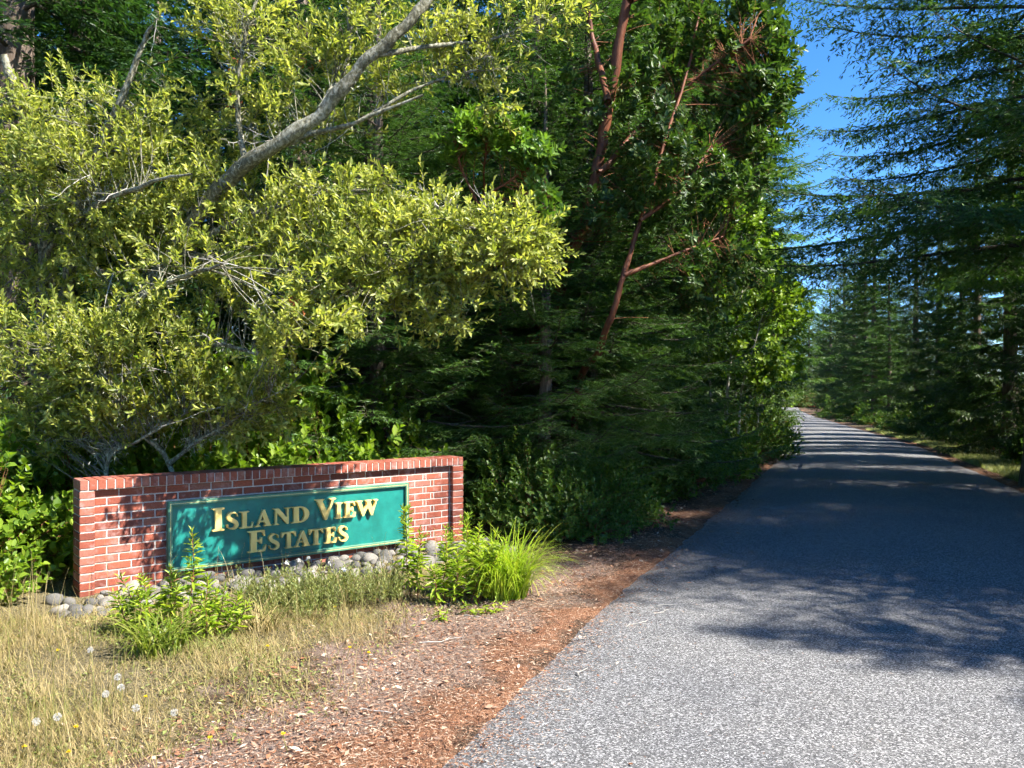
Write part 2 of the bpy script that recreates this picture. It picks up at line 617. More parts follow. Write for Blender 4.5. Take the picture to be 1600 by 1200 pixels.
# ------------------------------------------------------------------ brick sign wall
def box_mesh(name, lo, hi, mat, bev=0., seg=1):
    bm = bmesh.new()
    bmesh.ops.create_cube(bm, size=1.0)
    lo, hi = Vector(lo), Vector(hi)
    for v in bm.verts:
        v.co = Vector(((lo[k] + hi[k]) / 2 + v.co[k] * (hi[k] - lo[k]) for k in range(3)))
    if bev:
        bmesh.ops.bevel(bm, geom=bm.edges[:], offset=bev, segments=seg, affect='EDGES', profile=.6)
    me = bpy.data.meshes.new(name)
    bm.to_mesh(me)
    bm.free()
    if mat:
        me.materials.append(mat)
    return me


def brick_material():
    m, nt, b, out = new_mat('red_brick')
    oi = nt.nodes.new('ShaderNodeObjectInfo')
    v = coords(nt, 'Object')
    add = nt.nodes.new('ShaderNodeVectorMath')
    add.operation = 'ADD'
    nt.links.new(v, add.inputs[0])
    cmb = nt.nodes.new('ShaderNodeCombineXYZ')
    nt.links.new(mathn(nt, 'MULTIPLY', oi.outputs['Random'], 37.), cmb.inputs[0])
    nt.links.new(mathn(nt, 'MULTIPLY', oi.outputs['Random'], 91.), cmb.inputs[2])
    nt.links.new(cmb.outputs[0], add.inputs[1])
    vv = add.outputs[0]
    base = ramp(nt, [(.0, (.16, .048, .032)), (.35, (.26, .070, .042)), (.7, (.31, .090, .052)), (1., (.28, .115, .082))], oi.outputs['Random'])
    g = noise(nt, 60, 5, .7, vv)
    base = mixc(nt, 1.0, base, ramp(nt, [(.3, (.72, .72, .72)), (.7, (1.2, 1.2, 1.2))], g), 'MULTIPLY')
    e = noise(nt, 7, 4, .7, vv)
    em = ramp(nt, [(.52, (0, 0, 0)), (.72, (.55, .55, .55))], e)
    base = mixc(nt, em, base, (.50, .33, .30))
    nt.links.new(base, b.inputs['Base Color'])
    b.inputs['Roughness'].default_value = .88
    b.inputs['Specular IOR Level'].default_value = .25
    bump(nt, b, g, .5, .003)
    return m


def mortar_material():
    m, nt, b, out = new_mat('pale_mortar')
    n = noise(nt, 45, 5, .7, coords(nt, 'Object'))
    nt.links.new(ramp(nt, [(.3, (.34, .30, .26)), (.7, (.56, .50, .45))], n), b.inputs['Base Color'])
    b.inputs['Roughness'].default_value = .95
    bump(nt, b, n, .6, .004)
    return m


M['brick'], M['mortar'] = brick_material(), mortar_material()
WALL_ROT = math.atan2(WD[1], WD[0])
wall = thing('brick_sign_wall', 'low red brick wall with rowlock cap carrying the green entrance sign', 'wall', (W0[0], W0[1], 0), WALL_ROT)
C_H, FL = .0677, 3.507
Z0 = -.054 - C_H
PROUD, BACK = -.05, .20
core = obj('mortar_core', box_mesh('wall_core', (-.05, .0045, -.35), (FL + .05, BACK - .006, .86), M['mortar']), wall)
for a_, b_ in ((-.112, -.012), (FL + .012, FL + .132)):
    obj('mortar_core', box_mesh('pilaster_core', (a_, PROUD + .0045, -.35), (b_, BACK - .003, .835), M['mortar']), wall)
obj('mortar_core', box_mesh('cap_core', (-.112, PROUD + .003, .8285), (FL + .132, BACK + .004, .907), M['mortar']), wall)
brick_cache = {}


def brick(s0, s1, z0, z1, y0=0., y1=.09):
    w, h = round(s1 - s0, 4), round(z1 - z0, 4)
    key = (w, h, y0, y1)
    if key not in brick_cache:
        brick_cache[key] = box_mesh('brick', (-w / 2, y0, -h / 2), (w / 2, y1, h / 2), M['brick'], .0035)
    o = obj('brick', brick_cache[key], wall, ((s0 + s1) / 2, RNG.uniform(-.0015, .0015), (z0 + z1) / 2))
    o.rotation_euler = (RNG.normal(0, .004), RNG.normal(0, .003), RNG.normal(0, .003))
    return o


J = .0105
BS0, BS1, BZ0, BZ1 = .575, 2.968, .072, .685      # sign board on the face
for c in range(14):
    z0 = Z0 + c * C_H
    zr = (z0 + J / 2, z0 + C_H - J / 2)
    if c % 2 == 0:
        cuts = [0, .098] + [.098 + .1921 * k for k in range(1, 17)]
        cuts += [cuts[-1] + .038, cuts[-1] + .038 + .1945, FL]
    else:
        cuts = [.1921 * k for k in range(0, 18)]
        cuts += [cuts[-1] + .040, FL]
    for a_, b_ in zip(cuts[:-1], cuts[1:]):
        if a_ > BS0 + .03 and b_ < BS1 - .03 and zr[0] > BZ0 + .02 and zr[1] < BZ1 - .02:
            continue
        brick(a_ + J / 2, b_ - J / 2, *zr)
    if c < 13:
        brick(-.12, -.004, *zr, PROUD, BACK)
        brick(FL + .004, FL + .14, *zr, PROUD, BACK)
    else:
        brick(-.12, -.004, *zr, PROUD, BACK)
        brick(FL + .004, FL + .14, *zr, PROUD, BACK)
nr = 55
pw = (FL + .26) / nr
for k in range(nr):
    brick(-.12 + pw * k + .0045, -.12 + pw * (k + 1) - .0045, .8315, .915, PROUD - .002, BACK + .012)

# ------------------------------------------------------------------ sign board with raised gold letters
def paint(name, col, rough=.35, spec=.5, var=.12, metallic=0.):
    m, nt, b, out = new_mat(name)
    n = noise(nt, 6, 5, .65, coords(nt, 'Object'))
    lo = tuple(c * (1 - var) for c in col)
    hi = tuple(min(1, c * (1 + var)) for c in col)
    nt.links.new(ramp(nt, [(.3, lo), (.7, hi)], n), b.inputs['Base Color'])
    b.inputs['Roughness'].default_value = rough
    b.inputs['Specular IOR Level'].default_value = spec
    b.inputs['Metallic'].default_value = metallic
    return m


M['sign_green'] = paint('green_sign_paint', (.012, .165, .135), .32, .5, .3)
M['frame_green'] = paint('green_frame_paint', (.075, .20, .125), .4, .5, .25)
M['frame_line'] = paint('pale_gold_line', (.50, .45, .20), .4, .5, .2)
M['gold'] = paint('gold_leaf', (.88, .62, .20), .34, .6, .14, .12)
sign = thing('sign_board', 'long green sign with raised gold lettering fixed to the brick wall', 'sign', (W0[0], W0[1], 0), WALL_ROT)
obj('panel', box_mesh('panel', (BS0 + .02, -.026, BZ0 + .02), (BS1 - .02, -.001, BZ1 - .02), M['sign_green']), sign)
FW, FD = .038, -.056
rails = [((BS0, FD, BZ0), (BS1, .001, BZ0 + FW)), ((BS0, FD, BZ1 - FW), (BS1, .001, BZ1)),
         ((BS0, FD, BZ0 + FW), (BS0 + FW, .001, BZ1 - FW)), ((BS1 - FW, FD, BZ0 + FW), (BS1, .001, BZ1 - FW))]
rail_objs = [obj('frame_rail', box_mesh('frame_rail', lo, hi, M['frame_green'], .004), sign) for lo, hi in rails]
g_ = .017
for ro, (lo, hi) in zip(rail_objs, [((BS0 + g_, FD - .002, BZ0 + g_), (BS1 - g_, FD + .002, BZ0 + g_ + .006)),
               ((BS0 + g_, FD - .002, BZ1 - g_ - .006), (BS1 - g_, FD + .002, BZ1 - g_)),
               ((BS0 + g_, FD - .002, BZ0 + g_ + .006), (BS0 + g_ + .006, FD + .002, BZ1 - g_ - .006)),
               ((BS1 - g_ - .006, FD - .002, BZ0 + g_ + .006), (BS1 - g_, FD + .002, BZ1 - g_ - .006))]):
    obj('gold_line', box_mesh('gold_line', lo, hi, M['frame_line']), ro)


def arc(cx, cy, rx, ry, a0, a1, n=12):
    return [(cx + rx * math.cos(math.radians(a0 + (a1 - a0) * k / n)), cy + ry * math.sin(math.radians(a0 + (a1 - a0) * k / n))) for k in range(n + 1)]


def glyph_s():
    c = smooth_path(np.array([(.86, .72, 0), (.80, .87, 0), (.58, .955, 0), (.34, .92, 0), (.20, .77, 0), (.28, .62, 0), (.50, .505, 0), (.73, .39, 0), (.82, .23, 0), (.68, .075, 0), (.43, .045, 0), (.19, .12, 0), (.12, .29, 0)]), 49)[:, :2]
    w = np.interp(np.linspace(0, 1, 49), np.linspace(0, 1, 13), [.045, .035, .045, .09, .125, .15, .16, .15, .125, .09, .045, .035, .05])
    t = unit(np.gradient(c, axis=0))
    n = np.stack([-t[:, 1], t[:, 0]], 1)
    return [[tuple(p) for p in c + n * w[:, None] * [1, .75]] + [tuple(p) for p in (c - n * w[:, None] * [1, .75])[::-1]]]


GLYPH = {
    'I': [[(0, 0), (1, 0), (1, .05), (.76, .085), (.76, .915), (1, .95), (1, 1), (0, 1), (0, .95), (.24, .915), (.24, .085), (0, .05)]],
    'L': [[(0, 0), (.93, 0), (1, .32), (.94, .32), (.80, .09), (.50, .075), (.50, .92), (.68, .95), (.68, 1), (0, 1), (0, .95), (.18, .92), (.18, .08), (0, .05)]],
    'E': [[(0, 0), (.93, 0), (1, .30), (.94, .30), (.80, .08), (.47, .07), (.47, .47), (.62, .465), (.70, .36), (.76, .36), (.76, .66), (.70, .66), (.62, .555), (.47, .55), (.47, .93), (.76, .92), (.88, .72), (.94, .72), (.90, 1), (0, 1), (0, .95), (.15, .92), (.15, .08), (0, .05)]],
    'T': [[(.25, 0), (.75, 0), (.75, .05), (.63, .08), (.63, .92), (.80, .91), (.94, .70), (1, .70), (.97, 1), (.03, 1), (0, .70), (.06, .70), (.20, .91), (.37, .92), (.37, .08), (.25, .05)]],
    'A': [[(0, 0), (.34, 0), (.34, .05), (.23, .085), (.295, .27), (.585, .27), (.65, .085), (.56, .05), (.56, 0), (1, 0), (1, .05), (.93, .085), (.60, 1), (.48, 1), (.13, .085), (0, .05)],
          [(.325, .345), (.555, .345), (.445, .67)]],
    'N': [[(0, 0), (.32, 0), (.32, .05), (.215, .08), (.215, .74), (.80, 0), (.90, 0), (.90, .92), (1, .95), (1, 1), (.68, 1), (.68, .95), (.80, .92), (.80, .40), (.32, 1), (0, 1), (0, .95), (.115, .90), (.115, .08), (0, .05)]],
    'D': [[(0, 0)] + arc(.46, .5, .54, .5, -90, 90, 20) + [(0, 1), (0, .95), (.13, .92), (.13, .08), (0, .05)],
          [(.40, .075)] + arc(.46, .5, .27, .425, -90, 90, 16) + [(.40, .925)]],
    'V': [[(0, 1), (.44, 1), (.44, .95), (.35, .92), (.59, .32), (.79, .92), (.68, .95), (.68, 1), (1, 1), (1, .95), (.90, .92), (.56, 0), (.47, 0), (.09, .92), (0, .95)]],
    'W': [[(0, 1), (.28, 1), (.28, .95), (.225, .92), (.37, .34), (.50, .80), (.465, .92), (.42, .95), (.42, 1), (.70, 1), (.70, .95), (.645, .92), (.77, .36), (.88, .92), (.80, .95), (.80, 1), (1, 1), (1, .95), (.95, .92), (.74, 0), (.67, 0), (.53, .52), (.345, 0), (.275, 0), (.05, .92), (0, .95)]],
    'S': glyph_s(),
}


def px_to_s(p):
    c = 12.83 - .005324 * (p - 147)
    return ((p - 800) * .0677 / c + 3.446) / .793


def letter(ch, p0, p1, z0, z1):
    s0, s1 = px_to_s(p0), px_to_s(p1)
    cu = bpy.data.curves.new('letter', 'CURVE')
    cu.dimensions = '2D'
    cu.fill_mode = 'BOTH'
    for lp in GLYPH[ch]:
        sp = cu.splines.new('POLY')
        sp.points.add(len(lp) - 1)
        sp.use_cyclic_u = True
        for pt, (x, y) in zip(sp.points, lp):
            pt.co = (s0 + x * (s1 - s0), z0 + y * (z1 - z0), 0, 1)
    cu.extrude = .018
    cu.bevel_depth = .002
    cu.bevel_resolution = 1
    cu.offset = -.0015
    tmp = bpy.data.objects.new('tmp', cu)
    COL.objects.link(tmp)
    dg = bpy.context.evaluated_depsgraph_get()
    me = bpy.data.meshes.new_from_object(tmp.evaluated_get(dg))
    bpy.data.objects.remove(tmp)
    me.transform(Matrix.Translation((0, -.0455, 0)) @ Matrix.Rotation(math.radians(90), 4, 'X'))
    me.materials.clear()
    me.materials.append(M['gold'])
    o = obj('letter', me, sign)
    o['label'] = 'raised gold letter ' + ch
    return o


B1, B2 = .392, .163
for ch, a_, b_, h in [('I', 328.3, 347.1, .202), ('S', 349.3, 370.3, .158), ('L', 371.2, 392.2, .152), ('A', 394.4, 420.2, .152), ('N', 423.2, 449.5, .152), ('D', 451.7, 479, .152),
                      ('V', 488.5, 520.5, .202), ('I', 519.5, 530.5, .152), ('E', 533.5, 551.5, .152), ('W', 552, 586, .152)]:
    letter(ch, a_, b_, B1, B1 + h)
for ch, a_, b_, h in [('E', 383.9, 412.3, .195), ('S', 414.9, 433.7, .152), ('T', 435.9, 458.7, .15), ('A', 455.6, 480.5, .15), ('T', 479, 501, .15), ('E', 503, 522, .15), ('S', 523.5, 540.5, .152)]:
    letter(ch, a_, b_, B2, B2 + h)


# ------------------------------------------------------------------ trees
def conifer(seed, H, Rb, clear, nb, sp, nl, nw, r0, tw=.16, droop=.55, up=.35, e0=.25, hang=.25, mat='fir', bark_m='bark_fir', dead=0, shape=.75, lat=.42, step=.06, sl=.10, sw=.024, sk=2):
    """returns meshes trunk, branches, needles"""
    rng = np.random.default_rng(seed)
    tk, br, nd = Geo(), Geo(), Geo()
    hz = np.linspace(-.3, H, 14)
    lean = np.cumsum(rng.normal(0, .012, (14, 2)), 0) * H / 14
    pts = np.column_stack([lean[:, 0], lean[:, 1], hz])
    tr = r0 * (1 - np.clip(hz / H, 0, 1)) ** .8 + .012
    tr[0] *= 1.35
    tr[1] *= 1.06
    tube(pts, tr, 12, tk)
    SA, SB = [], []
    for i in range(nb):
        q = (i + rng.random() * .8) / nb
        h = clear + (H - clear) * q ** .92
        L = Rb * (1 - q) ** shape * rng.uniform(.72, 1.12) + .12
        a = i * 2.399 + rng.normal(0, .35)
        c, s = math.cos(a), math.sin(a)
        t = np.linspace(0, 1, 9)
        zz = L * (e0 * t * (.6 + q) - droop * (1 - .65 * q) * t ** 1.5 + up * t ** 3)
        bend = rng.normal(0, .10) * L * t ** 2
        base = np.array([np.interp(h, hz, pts[:, 0]), np.interp(h, hz, pts[:, 1]), h])
        P = base + np.column_stack([c * L * t - s * bend, s * L * t + c * bend, zz])
        tube(P, (.006 + .0065 * L) * (1 - t) ** .8 + .002, 5, br)
        Tn = unit(np.gradient(P, axis=0))
        m = max(4, int(L / tw)) * 2
        tt = np.linspace(.10, 1, m) + rng.uniform(-.02, .02, m)
        tt = np.clip(tt, 0, 1)
        B = np.column_stack([np.interp(tt, t, P[:, k]) for k in range(3)])
        TT = unit(np.column_stack([np.interp(tt, t, Tn[:, k]) for k in range(3)]))
        sg = np.where(np.arange(m) % 2 == 0, 1., -1.)[:, None]
        side = unit(np.cross(TT, UP)) * sg
        Ll = (lat * L * (1 - tt) ** .75 * np.clip(tt * 6, .4, 1) + .10) * rng.uniform(.6, 1.15, m)
        ang = np.radians(rng.uniform(45, 68, m))[:, None]
        d = unit(TT * np.cos(ang) + side * np.sin(ang) + UP * rng.normal(0, .10, (m, 1)))
        mid = B + d * (Ll * .5)[:, None] - UP * (hang * .12 * Ll)[:, None]
        end = B + d * Ll[:, None] - UP * (hang * .55 * Ll)[:, None]
        SA += [P[2:-1], B, mid]
        SB += [P[3:], mid, end]
        sticks(br, B, mid, .004, .003)
        # second-order twigs on each lateral
        for half, (a0, a1) in enumerate(((B, mid), (mid, end))):
            dd = unit(a1 - a0)
            sd = unit(np.cross(dd, UP) + 1e-6)
            k = np.maximum(1, (Ll * .5 / (tw * .62)).astype(int))
            ix = np.repeat(np.arange(m), k)
            u = rng.random(len(ix))
            o = a0[ix] + (a1 - a0)[ix] * u[:, None]
            frac = (half + u) * .5
            ln = np.minimum(.30, Ll[ix] * .5) * (1.05 - frac) * rng.uniform(.6, 1.1, len(ix)) + .05
            sgn = np.where(rng.random(len(ix)) < .5, -1., 1.)[:, None]
            an = np.radians(rng.uniform(38, 62, len(ix)))[:, None]
            d2 = unit(dd[ix] * np.cos(an) + sd[ix] * sgn * np.sin(an) - UP * hang * rng.uniform(.3, 1.2, (len(ix), 1)))
            SA.append(o)
            SB.append(o + d2 * ln[:, None])
    SA, SB = np.concatenate(SA), np.concatenate(SB)
    if sp:
        needles(nd, SA, SB, sp, nl, nw, rng)
    if sk:
        sprays(nd, SA, SB, step, sl, sw, rng, sk)
    for i in range(dead):
        h = rng.uniform(.8, max(clear, 2.0) + 2)
        a = rng.uniform(0, 6.28)
        L = rng.uniform(.6, 2.4)
        t = np.linspace(0, 1, 6)
        P = np.column_stack([math.cos(a) * L * t, math.sin(a) * L * t, h - L * .28 * t ** 1.4 + .05 * np.sin(t * 7 + a)])
        tube(P, .014 * (1 - t) + .003, 4, br)
        m = int(L * 14)
        u = rng.uniform(.2, 1, m)
        B = np.column_stack([np.interp(u, t, P[:, k]) for k in range(3)])
        dr_ = unit(rng.normal(size=(m, 3)) + [math.cos(a), math.sin(a), -.8])
        sticks(br, B, B + dr_ * rng.uniform(.1, .45, (m, 1)), .003, .001)
    return tk.mesh('trunk', M[bark_m], True), br.mesh('branches', M['bark_dark'] if dead < 20 else M['bark_grey'], False), nd.mesh('crown', M[mat])


def conifer_proto(name, label, cat, group, **kw):
    t, b, n = conifer(**kw)
    r = thing(name, label, cat, (0, 0, 0), 0, group)
    obj('trunk', t, r)
    obj('branches', b, r)
    c = obj('crown', n, r)
    return r


first_used = set()


def place(proto, x, y, s=1., rz=None, label=None, group=None, dz=0.):
    rz = RNG.uniform(0, 6.28) if rz is None else rz
    loc = gp(x, y, dz - .02)
    if proto.name not in first_used:
        first_used.add(proto.name)
        proto.location = loc
        proto.rotation_euler = (0, 0, rz)
        proto.scale = (s,) * 3 if np.isscalar(s) else s
        if label:
            proto['label'] = label
        if group:
            proto['group'] = group
        return proto
    return dup(proto, loc, rz, s, label, group)


LEFTG = 'evergreens in the woods left of the lane'
RIGHTG = 'evergreens along the right side of the lane'
fir_near = conifer_proto('fir_tree', 'bushy fir with low dark boughs just behind the brick wall', 'tree', None,
                         seed=3, H=9.5, Rb=3.0, clear=.4, nb=118, sp=.0165, nl=.036, nw=.0072, r0=.16, tw=.125, droop=.55, up=.40, hang=.30, mat='fir2', step=.10, sl=.09, sw=.018, sk=1, dead=14)
fir_tall = conifer_proto('fir_tree', 'tall dark green fir standing in the woods left of the lane', 'tree', LEFTG,
                         seed=11, H=17, Rb=3.6, clear=1.2, nb=100, sp=0, nl=.050, nw=.0105, r0=.26, tw=.15, droop=.50, up=.30, hang=.35, mat='fir', step=.075, sl=.13, sw=.026, sk=2)
fir_slim = conifer_proto('fir_tree', 'slim bright green fir standing in the woods left of the lane', 'tree', LEFTG,
                         seed=21, H=15, Rb=2.6, clear=1.8, nb=126, shape=.52, sp=0, nl=.055, nw=.012, r0=.20, tw=.14, droop=.62, up=.34, hang=.4, mat='fir2', step=.07, sl=.12, sw=.026, sk=2)
cedar = conifer_proto('cedar_tree', 'drooping cedar standing in the woods left of the lane', 'tree', LEFTG,
                      seed=31, H=16, Rb=2.9, clear=.5, nb=118, shape=.6, sp=0, nl=.055, nw=.014, r0=.28, tw=.14, droop=.75, up=.42, hang=.95, mat='cedar', step=.075, sl=.14, sw=.028, sk=2)
fir_over = conifer_proto('fir_tree', 'large fir reaching out over the lane', 'tree', RIGHTG,
                         seed=41, H=10.2, Rb=4.6, clear=3.4, nb=66, sp=0, nl=.042, nw=.0085, r0=.30, tw=.125, droop=.46, up=.25, hang=.62, lat=.5, mat='fir2', shape=.5, step=.080, sl=.085, sw=.019, sk=2)
fir_bare = conifer_proto('fir_tree', 'fir with bare grey lower limbs', 'tree', RIGHTG,
                         seed=51, H=18, Rb=2.6, clear=5.0, nb=84, sp=0, nl=.06, nw=.013, r0=.24, tw=.15, droop=.55, up=.3, hang=.4, mat='fir2', dead=46, step=.08, sl=.13, sw=.027, sk=2)


def nearest_on(paths, C):
    """nearest limb vertex for each clump centre, looking a little downhill so twigs grow outwards"""
    A = np.concatenate(paths)
    D = np.linalg.norm(C[:, None] - A[None] - np.array([0, 0, .25]), axis=2)
    D = D * np.random.default_rng(1).uniform(1, 2.1, D.shape)
    return A[D.argmin(1)]


def ellipsoid_points(n, c, r, rng, shell=.35):
    d = unit(rng.normal(size=(n, 3)))
    u = rng.uniform(shell, 1, n)[:, None] ** .6
    return np.asarray(c) + d * u * np.asarray(r)


def broadleaf(name, label, limbs, blobs, mats, seed, per=3, nleaf=13, LL=.055, LW=.020, sl=.22, spread=50, rnd=False, up=.3, base=(0, 0, 0), wide=.6, tw=.006, dead=0, group=None, lichen=0, deadleaf=0, bias=(0, 0, .25)):
    """limbs: (control points, r0, r1); blobs: (centre, radii, number of clumps)"""
    rng = np.random.default_rng(seed)
    base = np.asarray(base, float)
    tk, br, lf = Geo(), Geo(), Geo()
    paths = []
    for P, r0, r1 in limbs:
        m = max(8, len(P) * 6)
        Q = smooth_path(np.asarray(P, float) - base, m)
        Q = Q + np.column_stack([wobv(m, rng) * r0 * .45 for _ in range(3)])
        tube(Q, np.linspace(r0, r1, m) * rng.uniform(.86, 1.14, m), 9, tk)
        paths.append(Q)
    C = np.concatenate([ellipsoid_points(n, np.asarray(c) - base, r, rng) for c, r, n in blobs])
    A = nearest_on(paths, C)
    t = np.linspace(0, 1, 6)[:, None]
    sub = []
    for a, c in zip(A, C):
        L = np.linalg.norm(c - a)
        mid = (a + c) / 2 + rng.normal(0, .10 * L, 3) + UP * .08 * L
        Q = a * (1 - t) ** 2 + 2 * mid * t * (1 - t) + c * t ** 2
        tube(Q, np.linspace(tw * (.7 + .8 * min(L, 2)), tw * .3, 6), 4, br)
        sub.append(Q)
    sub = np.stack(sub)
    n = len(C)
    # leafy shoots at the end of every twig and along its outer half
    O, D = [], []
    for k in range(per):
        u = rng.uniform(.45, 1, n) if k else np.ones(n)
        f = np.clip(u * 5, 0, 4.999)
        i = f.astype(int)
        w = (f - i)[:, None]
        p = sub[np.arange(n), i] * (1 - w) + sub[np.arange(n), i + 1] * w
        tan = unit(sub[np.arange(n), i + 1] - sub[np.arange(n), i])
        O.append(p)
        D.append(unit(tan * .7 + rng.normal(0, .55, (n, 3)) + np.asarray(bias)))
    O, D = np.concatenate(O), np.concatenate(D)
    shoots(lf, br, O, D, sl * rng.uniform(.6, 1.3, len(O)), nleaf, LL, LW, spread, rng, rnd=rnd, up=up, wide=wide)
    r = thing(name, label, 'tree', tuple(base), 0, group)
    obj('trunk', tk.mesh('trunk', M[mats[0]], True), r)
    obj('branches', br.mesh('branches', M[mats[1]], False), r)
    obj('crown', lf.mesh('crown', M[mats[2]]), r)
    if dead:
        dg = Geo()
        allp = np.concatenate(paths + [sub[:, :3].reshape(-1, 3)])
        allp = allp[allp[:, 2] > 1.7]
        S = allp[rng.integers(0, len(allp), dead)]
        for s0 in S:
            L = rng.uniform(.2, .65)
            d = unit(rng.normal(size=3) + [0, -.3, -.1])
            tt = np.linspace(0, 1, 6)[:, None]
            Q = s0 + d * L * tt + unit(rng.normal(size=3)) * .3 * L * tt ** 2 + rng.normal(0, .012, (6, 3)) * tt
            tube(Q, np.linspace(.0048, .0012, 6), 4, dg)
            k = rng.integers(3, 9)
            uu = rng.integers(1, 5, k)
            sticks(dg, Q[uu], Q[uu] + unit(d + rng.normal(0, .8, (k, 3))) * rng.uniform(.05, .18, (k, 1)), .0018, .0008)
        obj('dead_twigs', dg.mesh('dead_twigs', M['bark_pale']), r)
    if lichen:
        lg = Geo()
        allp = np.concatenate(paths + [sub[:, :4].reshape(-1, 3)])
        S = allp[rng.integers(0, len(allp), lichen)]
        k = 26
        b = (S[:, None] + rng.normal(0, .05, (lichen, k, 3))).reshape(-1, 3)
        d = unit(rng.normal(size=b.shape) + [0, 0, -.7])
        leaf_quads(lg, b, d, unit(rng.normal(size=b.shape)), rng.uniform(.02, .07, len(b)), rng.uniform(.003, .009, len(b)))
        obj('lichen', lg.mesh('lichen', M['lichen']), r)
    if deadleaf:
        gq = Geo()
        S = sub[rng.integers(0, n, deadleaf), rng.integers(2, 6, deadleaf)]
        S = np.repeat(S, 9, 0) + rng.normal(0, .04, (deadleaf * 9, 3))
        leaf_quads(gq, S, unit(rng.normal(size=S.shape) - UP), unit(rng.normal(size=S.shape)), np.full(len(S), LL), np.full(len(S), LW))
        obj('dead_leaves', gq.mesh('dead_leaves', M['deadleaf']), r)
    return r


def wobv(m, rng):
    w = np.convolve(rng.normal(0, 1, m + 6), np.ones(5) / 5, 'valid')[:m]
    w[0] = 0
    return w


# the yellow-green tree leaning over the sign
YB = np.array([-4.85, 9.3, float(gz(-4.85, 9.3)) - .1])
ylimbs = [
    ([YB, (-4.95, 9.25, .9), PX(75, 560, 9.2), PX(70, 400, 9.1), PX(45, 200, 9.0), PX(15, 90, 8.9)], .13, .04),
    ([YB + [.1, 0, .4], PX(130, 640, 9.1), PX(185, 520, 8.9), PX(270, 390, 8.5), PX(385, 255, 8.0), PX(500, 170, 7.8), PX(590, 85, 7.7), PX(650, 10, 7.7), PX(700, -70, 7.7)], .095, .04),
    ([YB + [0, 0, .3], PX(95, 500, 9.0), PX(130, 300, 8.7), PX(190, 150, 8.5), PX(240, 40, 8.4)], .09, .02),
    ([YB + [-.1, 0, .6], PX(60, 560, 8.9), PX(0, 500, 8.6), PX(-90, 400, 8.3)], .10, .04),
    ([PX(385, 255, 8.0), PX(370, 160, 8.2), PX(385, 50, 8.3), PX(420, -40, 8.4)], .03, .010),
    ([PX(590, 85, 7.7), PX(690, 70, 8.0), PX(770, 60, 8.1), PX(850, 25, 8.1)], .026, .008),
    ([PX(560, 190, 8.0), PX(650, 140, 8.1), PX(720, 115, 8.2), PX(770, 110, 8.2)], .018, .007),
    ([PX(385, 255, 8.0), PX(470, 215, 8.2), PX(560, 190, 8.0), PX(660, 150, 7.9)], .035, .012),
    ([PX(270, 390, 8.5), PX(420, 330, 8.3), PX(560, 300, 7.9), PX(700, 330, 7.6), PX(800, 380, 7.4)], .045, .010),
    ([PX(270, 390, 8.5), PX(400, 420, 8.2), PX(520, 440, 7.8), PX(640, 430, 7.5)], .04, .010),
    ([PX(500, 170, 7.8), PX(540, 100, 8.5), PX(545, 20, 8.5), PX(540, -60, 8.5)], .03, .012),
    ([PX(130, 640, 9.1), PX(230, 560, 8.4), PX(330, 540, 7.9), PX(430, 560, 7.6)], .04, .010),
    ([np.array([-2.95, 8.05, .0]), PX(265, 728, 8.0), PX(225, 680, 7.9), PX(195, 640, 7.85), PX(150, 590, 7.8)], .028, .012),
    ([PX(262, 725, 8.0), PX(310, 690, 7.85), PX(350, 665, 7.75), PX(420, 620, 7.6)], .022, .009),
    ([np.array([-3.6, 7.95, .0]), PX(165, 730, 7.8), PX(215, 690, 7.7), PX(300, 640, 7.6)], .022, .009),
    ([PX(70, 400, 9.1), PX(140, 330, 8.4), PX(220, 290, 7.8), PX(300, 270, 7.3)], .04, .010),
    ([PX(185, 520, 8.9), PX(230, 460, 8.1), PX(290, 430, 7.3), PX(350, 410, 6.8)], .04, .010),
]
yblobs = [
    (PX(120, 330, 8.8), (1.25, .65, 1.25), 210), (PX(300, 330, 8.7), (1.15, .65, 1.15), 175), (PX(190, 210, 8.5), (1.1, .8, .6), 90),
    (PX(70, 570, 7.9), (.85, .45, .7), 120), (PX(210, 570, 7.7), (.8, .4, .6), 120), (PX(360, 630, 7.9), (.75, .5, .36), 120),
    (PX(450, 420, 7.9), (.85, .4, .62), 75), (PX(610, 400, 7.5), (.75, .55, .42), 130), (PX(760, 390, 7.35), (.62, .4, .36), 120),
    (PX(560, 320, 7.8), (.9, .5, .32), 90), (PX(680, 470, 7.3), (.40, .3, .30), 40), (PX(470, 150, 8.4), (.9, .5, .6), 70),
    (PX(620, 60, 8.3), (.9, .5, .55), 75), (PX(760, 120, 8.2), (.35, .3, .5), 26), (PX(380, 40, 8.4), (.7, .5, .45), 50), (PX(840, 30, 8.1), (.45, .3, .25), 18),
    (PX(330, 430, 7.3), (.8, .4, .5), 12), (PX(290, 330, 8.1), (.5, .2, .4), 24), (PX(90, 320, 8.2), (.7, .25, .7), 50), (PX(470, 520, 7.0), (.5, .3, .25), 26), (PX(530, 470, 6.9), (.5, .3, .3), 22), (PX(20, 200, 8.8), (.6, .5, .5), 50), (PX(130, 665, 7.9), (.75, .3, .3), 60),
]
yellow_tree = broadleaf('broadleaf_tree', 'sunlit yellow-green small-leaved tree leaning over the brick wall', ylimbs, yblobs, ('bark_grey', 'bark_grey', 'yleaf'), 5,
                        per=3, nleaf=13, LL=.072, LW=.027, sl=.21, spread=48, base=YB, wide=.62, tw=.0045, dead=150, lichen=330, deadleaf=8)

